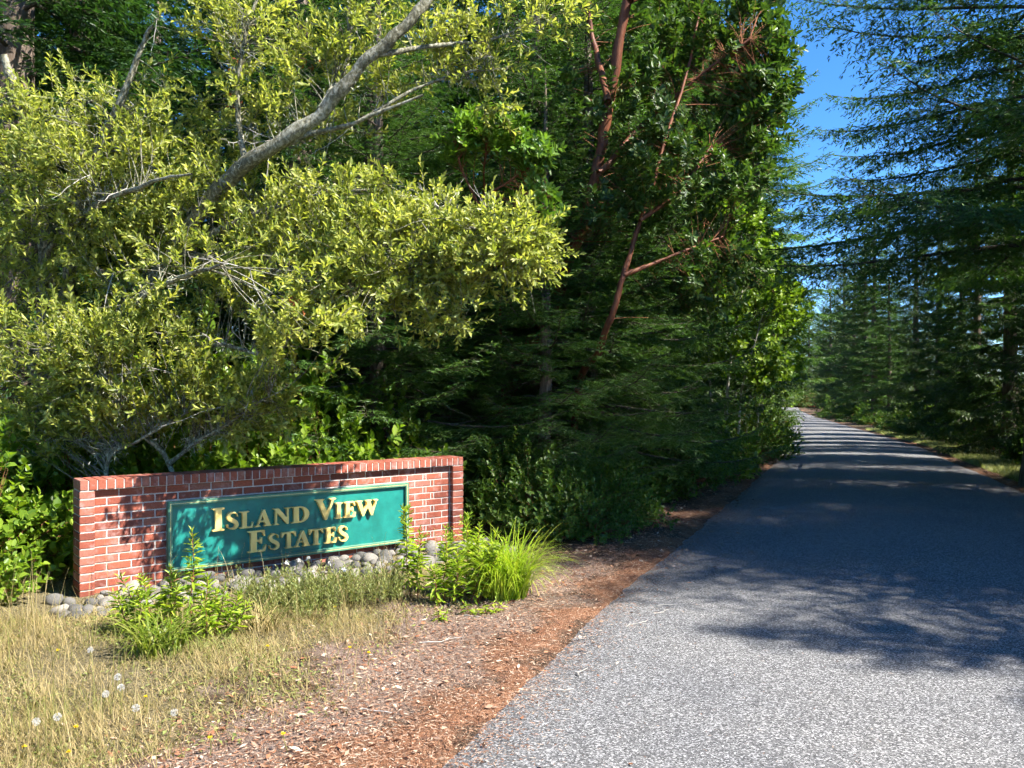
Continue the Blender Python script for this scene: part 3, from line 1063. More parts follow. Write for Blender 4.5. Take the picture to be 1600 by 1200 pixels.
# madrones with red bark
MB1 = np.array([-.35, 12.4, float(gz(-.35, 12.4)) - .1])
m1 = [([MB1, PX(800, 600, 12.3), PX(860, 480, 12.2), PX(903, 375, 11.6), PX(935, 270, 11.4), PX(950, 160, 11.3), PX(985, 0, 11.2), PX(1015, -150, 11.1)], .095, .055),
      ([PX(950, 160, 10.9), PX(930, 70, 11.8), PX(915, -40, 11.7)], .05, .025), ([PX(985, 0, 10.8), PX(1060, -60, 11.8), PX(1140, -150, 11.7)], .05, .025),
      ([PX(935, 270, 11.0), PX(1000, 200, 11.6), PX(1080, 130, 11.4), PX(1170, 60, 11.3)], .035, .015),
      ([PX(903, 375, 11.4), PX(840, 330, 11.6), PX(800, 280, 11.3)], .03, .012)]
b1 = [(PX(1090, 130, 11.9), (1.1, .7, 1.1), 80), (PX(1150, 40, 12.0), (.8, .7, .8), 60), (PX(1020, 60, 12.0), (.8, .6, .7), 34), (PX(1070, 300, 11.9), (1.0, .6, .9), 45), (PX(870, 180, 11.9), (.6, .5, .7), 22), (PX(1000, 170, 10.9), (.6, .3, .8), 26), (PX(960, 330, 10.9), (.4, .3, .5), 14), (PX(1200, 130, 11.8), (.4, .5, .9), 60)]
broadleaf('madrone_tree', 'madrone with a thick peeling red-brown trunk slanting up to the right', m1, b1, ('bark_madrone', 'stem_red', 'madrone'), 15,
          per=3, nleaf=14, LL=.105, LW=.042, sl=.16, spread=72, rnd=True, base=MB1, tw=.0035, bias=(0, 0, .6))
MB2 = np.array([.75, 11.9, float(gz(.75, 11.9)) - .1])
m2 = [([MB2, PX(905, 610, 11.8), PX(935, 545, 11.0), PX(957, 490, 10.7), PX(975, 430, 10.7), PX(1000, 345, 10.9), PX(1035, 230, 11.1), PX(1075, 100, 11.4), PX(1100, 0, 11.6)], .062, .012),
      ([PX(1000, 345, 10.7), PX(1060, 300, 11.0), PX(1110, 230, 11.3)], .03, .012), ([PX(975, 430, 10.7), PX(1050, 400, 11.0), PX(1130, 370, 11.3)], .03, .01)]
b2 = [(PX(1090, 300, 11.5), (1.0, .6, .9), 75), (PX(1120, 440, 11.6), (.8, .6, .6), 80), (PX(1040, 260, 10.7), (.5, .3, .7), 26), (PX(1040, 430, 11.4), (.4, .4, .4), 20), (PX(1180, 180, 11.6), (.45, .5, .8), 60)]
broadleaf('madrone_tree', 'thinner madrone with an orange-red stem beside the lane', m2, b2, ('bark_madrone', 'stem_red', 'madrone'), 16,
          per=3, nleaf=14, LL=.10, LW=.040, sl=.15, spread=72, rnd=True, base=MB2, tw=.0035, bias=(0, 0, .6))
MB3 = np.array([-.1, 12.3, float(gz(-.1, 12.3)) - .1])
m3 = [([MB3, PX(785, 600, 12.2), PX(778, 450, 11.8), PX(758, 310, 10.4), PX(760, 230, 9.7)], .022, .010), ([PX(750, 310, 9.8), PX(800, 280, 9.7), PX(845, 250, 9.6)], .018, .008),
      ([PX(748, 320, 9.8), PX(720, 260, 9.7), PX(705, 200, 9.7)], .018, .008)]
b3 = [(PX(775, 205, 9.7), (.45, .35, .25), 34), (PX(835, 245, 9.6), (.28, .3, .18), 22), (PX(720, 230, 9.7), (.22, .25, .3), 16), (PX(850, 320, 9.7), (.25, .3, .3), 14)]
broadleaf('madrone_tree', 'young sunlit madrone with bright green whorled leaves and red twigs', m3, b3, ('bark_madrone', 'stem_red', 'madrone_bright'), 17,
          per=3, nleaf=12, LL=.10, LW=.042, sl=.12, spread=70, rnd=True, base=MB3, tw=.006, bias=(0, 0, .7))

# ------------------------------------------------------------------ evergreens
bush_fir = place(fir_near, .35, 12.7, 1.0, 1.0)
place(fir_near, -2.0, 12.2, 1.0, 3.3, 'feathery sunlit fir growing between the wall and the pale trunk')
place(fir_near, .45, 11.5, .62, 4.2, 'small fir with feathery drooping boughs at the right end of wall')
place(fir_near, 1.1, 12.6, .9, 2.2, 'dark fir filling the gap between the leaning madrones')
place(fir_near, -1.75, 11.3, .8, .4, 'small fir with low feathery boughs directly behind the wall')
place(fir_near, 1.2, 14.4, .85, 5.0, 'low dark fir sapling beside the leaning madrones')
LF = 'fir in the woods left of the lane'
woods_left = [
    (fir_tall, -6.9, 12.0, 1.15, 'big conifer with a thick bare brown trunk behind the yellow-green tree'),
    (fir_tall, -3.6, 14.4, 1.1, 'tall conifer with pale grey-brown trunk behind the leaning grey limb'),
]
for p_, x, y, s, lb in woods_left:
    place(p_, x, y, s, None, lb)
rw = random.Random(4)
spots = []


def scatter(xmin, xmax, ymin, ymax, n, d):
    out = []
    k = 0
    while len(out) < n and k < 6000:
        k += 1
        y = ymin + (ymax - ymin) * rw.random() ** 1.3
        lo = xmin(y) if callable(xmin) else xmin
        hi = xmax(y) if callable(xmax) else xmax
        x = rw.uniform(lo, hi)
        dd = d * (1 + .012 * y)
        if all((x - a) ** 2 + (y - b) ** 2 > dd * dd for a, b in spots):
            spots.append((x, y))
            out.append((x, y))
    return out


spots += [(-6.9, 12.0), (-3.6, 14.4), (.1, 11.5), (-2, 12.2), (2.1, 13.6), (-.35, 12.4), (.75, 11.9)]
KINDL = {'a': (fir_tall, 'tall dark green fir standing in the woods left of the lane'),
         'b': (fir_slim, 'slim bright green fir standing in the woods left of the lane'),
         'c': (cedar, 'drooping cedar standing in the woods left of the lane')}
for x, y in scatter(lambda y: -.66 * y - 2, lambda y: float(xl(y)) - 2.3, 13.2, 40, 50, 2.6):
    p_, lb = KINDL[rw.choice('aabbcc')]
    place(p_, x, y, rw.uniform(.85, 1.25), None, lb, LEFTG)
# a row close along the left edge of the lane
for y in (15.5, 17.5, 20, 23, 26, 30, 34, 39, 45, 52, 60, 69, 79, 90, 103, 118):
    p_, lb = KINDL[rw.choice('bcbc')]
    x = float(xl(y)) - (rw.uniform(2.7, 3.1) if y < 32 else rw.uniform(1.4, 1.9) * (1 + y * .004))
    spots.append((x, y))
    place(p_, x, y, rw.uniform(.9, 1.2), None, lb, LEFTG)

KINDR = {'a': (fir_tall, 'tall dark green fir standing in the woods right of the lane'),
         'b': (fir_slim, 'slim bright green fir standing in the woods right of the lane'),
         'c': (cedar, 'drooping cedar standing in the woods right of the lane'),
         'd': (fir_bare, 'fir with bare grey lower limbs standing right of the lane')}
place(fir_over, 9.1, 14.6, (1.25, 1.25, 1.12), 0.4, 'large fir reaching its dark boughs over the right side of lane', RIGHTG)
place(fir_over, 10.6, 5.6, (.9, .9, 1.15), 2.0, 'fir at the lane edge casting the shade across the asphalt', RIGHTG)
place(fir_over, 10.8, 9.6, 1.05, 4.4, 'fir at the right lane edge just beyond the shade-casting one', RIGHTG)
spots += [(10.2, 14.6), (10.6, 5.6), (10.8, 9.6)]
place(fir_slim, 9.5, 33.5, 1.3, 1.1, 'tall bright fir leaning over the left edge of the lane', LEFTG)
for x, y in ((21.5, 27), (24, 31.5), (24.5, 36), (28, 41), (30, 47), (22, 22.5)):
    place(cedar, x, y, rw.uniform(.7, .85), None, KINDR['c'][1], RIGHTG)
place(cedar, 13.6, 23.6, .75, 1.0, 'large drooping cedar on the right verge among bare-limbed firs', RIGHTG)
place(fir_slim, 15.4, 28.6, .75, 2.0, 'full bright fir behind the large cedar on the right verge', RIGHTG)
place(fir_slim, 9.9, 2.6, .66, .5, 'young fir at the lane edge shading the near asphalt', RIGHTG)
spots += [(13.6, 23.6), (15.4, 28.6)]
for x, y, s in ((13.2, 17.8, .72), (12.9, 20.6, .62), (16.4, 25.2, .75), (19.0, 31.5, .8)):
    place(fir_bare, x, y, s, None, KINDR['d'][1], RIGHTG)
    spots.append((x, y))
for y in (19.5, 32, 37, 44, 52, 60, 70, 82, 96, 112, 128):
    p_, lb = KINDR[rw.choice('bcbc')]
    x = float(xr(y)) + rw.uniform(1.6, 2.4) * (1 + y * .004)
    spots.append((x, y))
    place(p_, x, y, rw.uniform(.6, .75) if y < 60 else rw.uniform(.95, 1.2), None, lb, RIGHTG)
far_r = [(float(xr(y)) + 15 + rw.uniform(0, 5), y) for y in (16, 20, 24, 28, 32, 37, 43, 50, 58, 67)]
for x, y in [(13.6, 5.2), (14.2, 9.2), (16.5, 12.6)] + far_r:
    p_, lb = KINDR[rw.choice('aabcd')]
    place(p_, x, y, rw.uniform(.9, 1.25), None, lb, RIGHTG)
for k in range(34):
    x, y = 32 + k * 1.4 + rw.uniform(-1, 1), 156 + (k % 3) * 7 + rw.uniform(-3, 3)
    place(cedar if k % 2 else fir_slim, x, y, rw.uniform(1.0, 1.35), None, 'far evergreen closing off the end of the lane', 'far trees at the end of the lane')


# bright young broadleaf trees along the left verge
for i, (x, y, lb) in enumerate([(5.0, 20.5, 'bright green young maple on the left verge before the lane bends'), (6.9, 25.5, 'pale-stemmed young maple farther along the left verge'), (8.6, 31.0, 'slender sunlit maple beside the left lane edge far down')]):
    z = float(gz(x, y)) - .1
    B0 = np.array([x, y, z])
    rb = np.random.default_rng(300 + i)
    lim = [([B0, B0 + [.1, 0, 1.6], B0 + [.3, -.1, 3.4], B0 + [.7, -.2, 5.4]], .05, .015), ([B0 + [.3, 0, 0], B0 + [.45, 0, 1.8], B0 + [.9, -.2, 3.6]], .04, .012), ([B0 + [-.2, 0, .2], B0 + [-.3, 0, 2.], B0 + [-.5, -.3, 4.4]], .04, .012)]
    blo = [(B0 + [.5, -.1, 2.6], (1.2, .9, .8), 60), (B0 + [.5, -.2, 4.2], (1.4, 1.0, 1.0), 90), (B0 + [.2, -.2, 5.6], (1.0, .9, .8), 60)]
    broadleaf('maple_tree', lb, lim, blo, ('bark_pale', 'bark_grey', 'shrub_bright'), 310 + i, per=3, nleaf=9, LL=.12, LW=.10, sl=.25, spread=70, rnd=True, base=B0, tw=.006, bias=(0, 0, .5))


# ------------------------------------------------------------------ undergrowth
def shrub(name, label, seed, R, H, n, LL, LW, mat, nleaf=11, group=None, stem='stem_red', sl=.22, spread=62, rnd=True):
    rng = np.random.default_rng(seed)
    lf, st = Geo(), Geo()
    d = unit(rng.normal(size=(n, 3)) * [1, 1, .8] + [0, 0, .35])
    d[:, 2] = np.abs(d[:, 2])
    lump = 1 + .28 * np.sin(d[:, 0] * 5 + seed) * np.cos(d[:, 1] * 4.3 + seed * 2) + .15 * np.sin(d[:, 2] * 9 + seed)
    C = d * np.array([R, R, H]) * (rng.uniform(.45, 1, (n, 1)) ** .5) * lump[:, None]
    C[:, 2] = np.maximum(C[:, 2], .06)
    t = np.linspace(0, 1, 5)[:, None]
    for c in C[::4]:
        a = np.array([c[0] * .15, c[1] * .15, -.05])
        m = (a + c) / 2 + [0, 0, .2 * H]
        tube(a * (1 - t) ** 2 + 2 * m * t * (1 - t) + c * t ** 2, np.linspace(.008, .003, 5), 4, st)
    shoots(lf, st, C, unit(d * .8 + rng.normal(0, .45, (n, 3)) + [0, 0, .3]), sl * rng.uniform(.6, 1.3, n), nleaf, LL, LW, spread, rng, rnd=rnd, up=.9)
    r = thing(name, label, 'shrub', (0, 0, 0), 0, group)
    obj('stems', st.mesh('stems', M[stem]), r)
    obj('foliage', lf.mesh('foliage', M[mat]), r)
    return r


G_B = 'leafy shrubs right behind the brick wall'
G_L = 'salal shrubs along the left verge'
G_R = 'low shrubs along the right verge'
bramble = shrub('bramble_bush', 'bright sunlit leafy shrub right behind the brick wall', 61, .75, 1.05, 330, .085, .060, 'shrub_bright', 9, G_B)
salal = shrub('salal_shrub', 'dark green salal shrub on the left verge beneath the firs', 62, .7, .75, 300, .080, .050, 'shrub', 10, G_L)
salal2 = shrub('salal_shrub', 'dark green salal shrub on the left verge beneath the firs', 63, .85, .9, 330, .065, .036, 'shrub', 12, G_L)
LEFT_B = 'bright broad-leaved bush growing past the left end of brick wall'


def wl(s, n):
    p = W0 + WD * s + WN * n
    return float(p[0]), float(p[1])


for s, n, sc in ((.2, -1.55, 1.0), (1.2, -1.6, 1.1), (2.1, -1.7, 1.15), (2.9, -1.65, 1.15), (3.7, -1.6, 1.0), (1.7, -2.6, 1.5), (2.8, -2.7, 1.45), (.6, -2.7, 1.4)):
    place(bramble, *wl(s, n), (sc, sc, sc * 1.22))
for s, n, sc in ((-.72, -.95, 1.0), (-1.0, -.15, .72), (-1.5, -1.4, 1.2), (-.2, -1.75, 1.0), (-1.4, .5, .6)):
    place(bramble, *wl(s, n), sc, None, LEFT_B, 'bushes past the left end of the wall')
for x, y, sc in ((.2, 10.2, .85), (.45, 9.75, .8), (.75, 9.5, .55), (.1, 10.9, .9), (.95, 10.2, .75), (1.2, 10.7, .8), (.8, 11.2, 1.0), (1.7, 11.4, .9), (1.5, 12.4, 1.1), (2.5, 12.7, .85), (2.1, 13.8, 1.2), (3.2, 14.4, .9),
                 (3.0, 15.6, 1.2), (4.0, 16.4, .95), (3.9, 17.6, 1.2), (4.9, 18.6, 1.0), (5.0, 20.2, 1.3), (6.0, 22, 1.2), (6.4, 24, 1.4), (7.2, 26.3, 1.3), (8.0, 29, 1.4), (9.0, 32, 1.5), (10.0, 36, 1.6), (11.4, 41, 1.7), (13.2, 47, 1.8), (15.6, 55, 2.0), (20.0, 70, 2.4)):
    place(rw.choice((salal, salal2)), x - (.55 if 11.3 < y < 21 else 0), y, sc)
lit_bush = shrub('bramble_bush', 'small sunlit pale green sapling among the dark salal beside the lane', 64, .3, .55, 60, .10, .055, 'shrub_bright', 8)
place(lit_bush, 3.95, 15.6, 1.2)
for k in range(34):
    y = 12 + 1.35 * k * (1 + .03 * k)
    x = float(xr(y)) + 1.7 + rw.uniform(0, 1.2) * (1 + .01 * y)
    place(rw.choice((salal, salal2)), x, y, rw.uniform(.75, 1.25) * (1 + .01 * y), None, 'dark green shrub on the right verge beneath the firs', G_R)
for k in range(22):
    y = 12.5 + 1.7 * k
    place(rw.choice((salal2, bramble)), float(xr(y)) + 3.6 + rw.uniform(0, 5), y, rw.uniform(1.2, 2.1), None, 'taller shrub between the firs right of the lane', 'taller shrubs right of the lane')

for k in range(12):
    place(rw.choice((salal2, bramble)), 40 + k * 1.9, 148 + (k % 3) * 2 - (k > 7) * 8, rw.uniform(2.6, 3.6), None, 'far bush closing off the end of the lane', 'far bushes at the end of the lane')

# ------------------------------------------------------------------ stones banked against the wall
def stone_material():
    m, nt, b, out = new_mat('river_stone')
    oi = nt.nodes.new('ShaderNodeObjectInfo')
    n = noise(nt, 9, 6, .65, coords(nt, 'Object'))
    c = ramp(nt, [(0, (.06, .058, .054)), (.5, (.13, .122, .11)), (1, (.24, .22, .19))], oi.outputs['Random'])
    c = mixc(nt, 1.0, c, ramp(nt, [(.3, (.55, .55, .55)), (.7, (1.3, 1.28, 1.24))], n), 'MULTIPLY')
    nt.links.new(c, b.inputs['Base Color'])
    b.inputs['Roughness'].default_value = .85
    bump(nt, b, n, .4, .01)
    return m


M['stone'] = stone_material()
stone_me = []
for k in range(6):
    bm = bmesh.new()
    bmesh.ops.create_icosphere(bm, subdivisions=2, radius=1.0)
    rs = random.Random(80 + k)
    ph = [rs.uniform(0, 6) for _ in range(4)]
    for v in bm.verts:
        f = 1 + .10 * math.sin(3 * v.co.x + ph[0]) + .10 * math.sin(3.4 * v.co.y + ph[1]) + .08 * math.sin(4 * v.co.z + ph[2]) + rs.uniform(-.035, .035)
        v.co = Vector((v.co.x * 1.15, v.co.y * .9, v.co.z * .68)) * f
    me = bpy.data.meshes.new('stone')
    bm.to_mesh(me)
    bm.free()
    for p in me.polygons:
        p.use_smooth = True
    me.materials.append(M['stone'])
    stone_me.append(me)
edging = thing('stone_edging', 'bank of grey rounded river stones along the foot of the wall', 'stones', (W0[0], W0[1], 0), WALL_ROT)
placed = []
rs = random.Random(9)
for k in range(1500):
    s, n = rs.uniform(-.35, 3.85), .09 + .78 * rs.random() ** 1.35
    r = (.035 + .075 * rs.random() ** 1.6) * (1.1 - .35 * n)
    if s < 0 and n < .2 and s > -.25:
        continue
    if any((s - a) ** 2 + (n - b) ** 2 < (.80 * (r + c)) ** 2 for a, b, c in placed):
        continue
    placed.append((s, n, r))
    x, y = wl(s, n)
    o = obj('stone', stone_me[k % 6], edging, (s, -n, float(gz(x, y)) + r * .10 + max(0, .30 - n) * .10))
    o.rotation_euler = (rs.uniform(-.5, .5), rs.uniform(-.5, .5), rs.uniform(0, 6.28))
    o.scale = (r, r, r * rs.uniform(.85, 1.2))
    if len(placed) > 190:
        break

# ------------------------------------------------------------------ flowering weeds and tufts in the bed
def strip_blades(geo, base, az, L, w, arch, rng, seg=5, lean0=.25):
    """arching grass blades: base (n,3), azimuth, length, width, arch = how far the tip bends over"""
    n = len(base)
    hd = np.stack([np.cos(az), np.sin(az), np.zeros(n)], 1)
    sd = np.stack([-np.sin(az), np.cos(az), np.zeros(n)], 1)
    t = np.linspace(0, 1, seg + 1)
    p = base.copy()
    rows = []
    for k in range(seg + 1):
        ww = (w * (1 - t[k] ** 2.2) * .5 + .0004)[:, None]
        rows += [p - sd * ww, p + sd * ww]
        th = lean0 + arch * (t[k] + .5 / seg) ** 1.2
        p = p + (hd * np.sin(th)[:, None] + UP * np.cos(th)[:, None]) * (L / seg)[:, None]
    V = np.stack(rows, 1).reshape(-1, 3)
    i = np.arange(n)[:, None] * 2 * (seg + 1)
    F = np.concatenate([i + [2 * k, 2 * k + 1, 2 * k + 3, 2 * k + 2] for k in range(seg)], 1).reshape(-1, 4)
    geo.add(V, F)


def forb(name, label, x, y, seed, stems, LL=.105, LW=.024, mat='forb', group=None):
    """leafy upright stalks; stems: (dx, dy, height, lean x, lean y)"""
    rng = np.random.default_rng(seed)
    r = thing(name, label, 'plant', gp(x, y), 0, group)
    lf = Geo()
    for dx, dy, h, lx, ly in stems:
        st = Geo()
        t = np.linspace(0, 1, 9)
        P = np.column_stack([dx + lx * t ** 1.4 + .008 * np.sin(t * 9 + seed), dy + ly * t ** 1.4, -.03 + h * t])
        tube(P, np.linspace(.0055, .002, 9), 5, st)
        obj('stem', st.mesh('stem', M['stem_red']), r)
        n = int(h * 120)
        u = np.linspace(.18, 1, n)
        b = np.column_stack([np.interp(u, t, P[:, k]) for k in range(3)])
        a = np.arange(n) * 2.4 + rng.normal(0, .3, n)
        el = np.radians(np.interp(u, [0, .8, 1], [-15, 25, 65]) + rng.normal(0, 14, n))
        d = np.stack([np.cos(a) * np.cos(el), np.sin(a) * np.cos(el), np.sin(el)], 1)
        nr = unit(UP + rng.normal(0, .25, (n, 3)))
        f = np.interp(u, [.1, .5, 1], [.6, 1.1, .45]) * rng.uniform(.8, 1.2, n)
        leaf_round(lf, b, d, nr, LL * f, LW * f, .3, .25)
        m = int(h * 14)
        u2 = rng.uniform(.4, .95, m)
        b2 = np.column_stack([np.interp(u2, t, P[:, k]) for k in range(3)])
        shoots(lf, None, b2, unit(rng.normal(size=(m, 3)) * [1, 1, .3] + UP * .8), np.full(m, .05), 6, LL * .5, LW * .55, 40, rng)
    obj('leaves', lf.mesh('leaves', M[mat]), r)
    return r


FG = 'leafy stalked weeds at the foot of the sign'
forb('goldenrod_plant', 'tall leafy stalk in front of the right end of green sign', -.80, 6.75, 1, [(0, 0, .74, -.05, .02), (.05, .05, .55, .03, 0)])
forb('goldenrod_plant', 'slender leafy stalks before the bricks right of the sign', -.52, 6.62, 2, [(0, 0, .60, .02, .03), (.09, -.02, .42, .02, 0), (-.04, -.06, .34, -.05, 0)])
forb('goldenrod_plant', 'leafy stalks against the right pilaster beside the sedge tuft', -.36, 6.85, 3, [(0, 0, .66, .01, .05), (.06, .04, .58, .05, 0), (-.09, .06, .5, -.03, 0), (.1, -.05, .38, .08, 0)])
forb('goldenrod_plant', 'leaning leafy stalk rising out of the bright sedge tuft', -.26, 6.62, 4, [(0, 0, .52, .22, .02), (.02, .06, .56, .12, 0), (-.05, 0, .4, .10, -.02)])
forb('goldenrod_plant', 'tiny lone seedling on the bare soil before the stalks', -.53, 6.18, 5, [(0, 0, .12, .02, 0), (.03, .01, .1, .03, 0)], .06, .018)
forb('goldenrod_plant', 'low sprawling stalk at the base of the bright sedge', -.22, 6.35, 6, [(0, 0, .13, .1, 0), (-.06, .02, .12, -.1, 0), (.05, .02, .1, .12, 0)], .07, .018)
forb('goldenrod_plant', 'leafy stalks at the left end of wall over the lily tuft', -2.42, 5.85, 7, [(0, 0, .42, -.1, 0), (.08, .05, .45, 0, .03), (-.1, .05, .40, -.16, 0), (.12, -.04, .36, .05, 0), (-.04, -.05, .32, -.06, 0), (.02, .1, .4, .06, 0), (-.16, 0, .3, -.12, 0)], .10, .021)
forb('goldenrod_plant', 'tallest leafy stalk in front of the left end of green sign', -2.17, 5.85, 8, [(0, 0, .72, 0, .03), (.06, .02, .42, .05, 0), (.1, -.03, .34, .1, 0)], .10, .02)
forb('goldenrod_plant', 'short bushy stalks right of the tallest left stalk', -1.98, 5.75, 9, [(0, 0, .36, .08, 0), (.05, .04, .32, .12, 0), (-.03, -.05, .3, -.02, 0), (.1, 0, .26, .14, 0)], .095, .02)


def tuft(name, label, x, y, n, R, L, w, mat, seed, arch=(.6, 1.9), lean=.25):
    rng = np.random.default_rng(seed)
    g = Geo()
    az = rng.uniform(0, 6.28, n)
    rr = R * np.sqrt(rng.random(n))
    a0 = rng.uniform(0, 6.28, n)
    b = np.column_stack([rr * np.cos(a0), rr * np.sin(a0), np.full(n, -.02)])
    strip_blades(g, b, az, L * rng.uniform(.55, 1.1, n), w * rng.uniform(.7, 1.2, n), rng.uniform(*arch, n), rng, 6, lean)
    r = thing(name, label, 'plant', gp(x, y))
    obj('blades', g.mesh('blades', M[mat]), r)
    return r


tuft('sedge_tuft', 'bright yellow-green arching sedge tuft beside the right pilaster', -.05, 6.85, 640, .17, .74, .0095, 'sedge', 71, (.9, 2.3), .25)
tuft('lily_tuft', 'drooping dark green strap-leaved tuft below the left stalks', -2.22, 5.45, 190, .15, .46, .011, 'sedge_dark', 72, (1.2, 2.5), .25)
tuft('lily_tuft', 'small straw-coloured tuft between the left stalks and the weeds', -1.72, 5.9, 120, .12, .30, .008, 'grass', 73, (.8, 2.2), .3)


def weed_clump(label, x, y, R, H, n, seed, flowers=0):
    rng = np.random.default_rng(seed)
    lf, st = Geo(), Geo()
    a = rng.uniform(0, 6.28, n)
    rr = R * np.sqrt(rng.random(n))
    O = np.column_stack([rr * np.cos(a) * 1.3, rr * np.sin(a) * .7, np.full(n, .0)])
    D = unit(rng.normal(0, .28, (n, 3)) * [1, 1, .2] + UP)
    L = H * rng.uniform(.5, 1.1, n)
    shoots(lf, st, O, D, L, 16, .034, .008, 45, rng, start=.2, twig=.0018)
    r = thing('weed_clump', label, 'plant', gp(x, y), 0, 'low weed clumps in front of the stones')
    obj('stems', st.mesh('stems', M['stem_green']), r)
    obj('leaves', lf.mesh('leaves', M['weed']), r)
    if flowers:
        fl = Geo()
        c = (O + D * (L * 1.05)[:, None])[L.argsort()[-flowers:]]
        c = np.repeat(c, 14, 0)
        d = unit(rng.normal(size=c.shape) + UP * .4)
        leaf_quads(fl, c, d, unit(rng.normal(size=c.shape)), np.full(len(c), .022), np.full(len(c), .012))
        obj('white_flowers', fl.mesh('white_flowers', M['petal_white']), r)
    return r


M['weed'] = foliage('weed_leaf', [(.1, (.13, .17, .045)), (.5, (.22, .26, .075)), (.9, (.38, .36, .15))], .5, .35, (1.4, 1.4, .7), .3)
M['petal_white'] = foliage('white_petal', [(0, (.50, .49, .45)), (1, (.70, .69, .66))], .6, .3, (1, 1, 1), .2)
M['petal_yellow'] = foliage('yellow_petal', [(0, (.75, .55, .02)), (1, (.85, .68, .03))], .6, .2, (1, 1, .6), .2)
for i, (x, y, R, H, n, fl, lb) in enumerate([
        (-1.75, 6.45, .26, .27, 130, 0, 'pale green feathery weed clump before the left half of stones'),
        (-1.45, 6.55, .26, .31, 140, 5, 'feathery weed clump topped by white flowers below the lettering'),
        (-1.15, 6.6, .24, .28, 120, 0, 'pale green weed clump right of the white-flowered one'),
        (-.98, 6.75, .14, .26, 50, 0, 'small thin weed clump beside the tall right stalk'),
        (-1.6, 6.25, .3, .22, 90, 0, 'short weeds in front of the white-flowered clump')]):
    weed_clump(lb, x, y, R, H, n, 90 + i, fl)

# ------------------------------------------------------------------ grass, litter (uncountable)
def field_points(n, xmin, xmax, ymin, ymax, dens, rng):
    x = rng.uniform(xmin, xmax, n)
    y = ymin + (ymax - ymin) * rng.random(n) ** 1.25
    k = rng.random(n) < dens(x, y)
    return x[k], y[k]


def bed_n(x, y):
    return (x - W0[0]) * WN[0] + (y - W0[1]) * WN[1]


def g_dens(x, y):
    d = xl(y) - x + .35 * wob(x, y, 1.9) + .2 * wob(x, y, 6)
    m = np.clip((d - .9) / .9, 0, 1)
    m *= np.clip((bed_n(x, y) - .12) / .8, 0.0, 1) + (x < -3.9) * .8
    patch = np.clip(.62 + .75 * wob(x, y, 1.6, 3.) + .35 * wob(x, y, 4.4, 1.), .06, 1)
    return np.clip(m, 0, 1) * patch


rg = np.random.default_rng(33)
gg = Geo()
x, y = field_points(290000, -7.5, 1.2, 3.2, 9.5, g_dens, rg)
b = np.column_stack([x, y, gz(x, y) - .005])
hgt = (.035 + .05 * np.clip(.5 + wob(x, y, 1.1, 5.), 0, 1)) * rg.uniform(.6, 1.5, len(x)) * (1 + .5 * np.clip((-2.2 - x) / 2, 0, 1))
strip_blades(gg, b, rg.uniform(0, 6.28, len(x)), hgt, np.full(len(x), .0034), rg.uniform(.2, 2.0, len(x)), rg, 1, .5)
tag(obj('dry_grass', gg.mesh('dry_grass', M['grass'])), 'short dry yellowing grass on the verge before the sign', 'grass', kind='stuff')
# taller seeded stalks
gs = Geo()
x, y = field_points(16000, -6.5, .2, 3.4, 8.5, lambda x, y: g_dens(x, y) * np.clip(.25 + .55 * (-1.2 - x) / 2.5, .05, .9) * np.clip(.45 + wob(x, y, 2.3, 4.), 0, 1), rg)
b = np.column_stack([x, y, gz(x, y) - .005])
L = rg.uniform(.14, .42, len(x)) * (1 + .25 * (x < -3))
strip_blades(gs, b, rg.uniform(0, 6.28, len(x)), L, np.full(len(x), .003), rg.uniform(.05, .9, len(x)), rg, 4, .08)
tag(obj('tall_grass', gs.mesh('tall_grass', M['grass'])), 'thin straw-coloured grass stalks standing above the short turf', 'grass', kind='stuff')
# green creeping leaves in the turf
gc = Geo()
x, y = field_points(60000, -6.5, 1.0, 3.3, 8.5, lambda x, y: g_dens(x, y) * np.clip(.3 + 1.2 * wob(x, y, 2.7, 6.), 0, 1), rg)
b = np.column_stack([x, y, gz(x, y) + .006])
a = rg.uniform(0, 6.28, len(x))
d = unit(np.stack([np.cos(a), np.sin(a), rg.uniform(.0, .7, len(x))], 1))
leaf_quads(gc, b, d, unit(UP + rg.normal(0, .4, (len(x), 3))), rg.uniform(.018, .045, len(x)), rg.uniform(.008, .018, len(x)))
tag(obj('turf_herbs', gc.mesh('turf_herbs', M['weed'])), 'small green herb leaves creeping through the dry turf', 'herbs', kind='stuff')
# grass strip on the right verge
gr = Geo()
yy = 9 + 40 * rg.random(26000) ** 1.4
xx = xr(yy) + .25 + np.abs(rg.normal(0, .75, len(yy)))
b = np.column_stack([xx, yy, gz(xx, yy) - .005])
strip_blades(gr, b, rg.uniform(0, 6.28, len(xx)), rg.uniform(.06, .20, len(xx)), np.full(len(xx), .012), rg.uniform(.2, 1.6, len(xx)), rg, 1, .5)
tag(obj('verge_grass', gr.mesh('verge_grass', M['vgrass'] if 'vgrass' in M else M['weed'])), 'green grass strip along the right edge of lane', 'grass', kind='stuff')

gl = Geo()


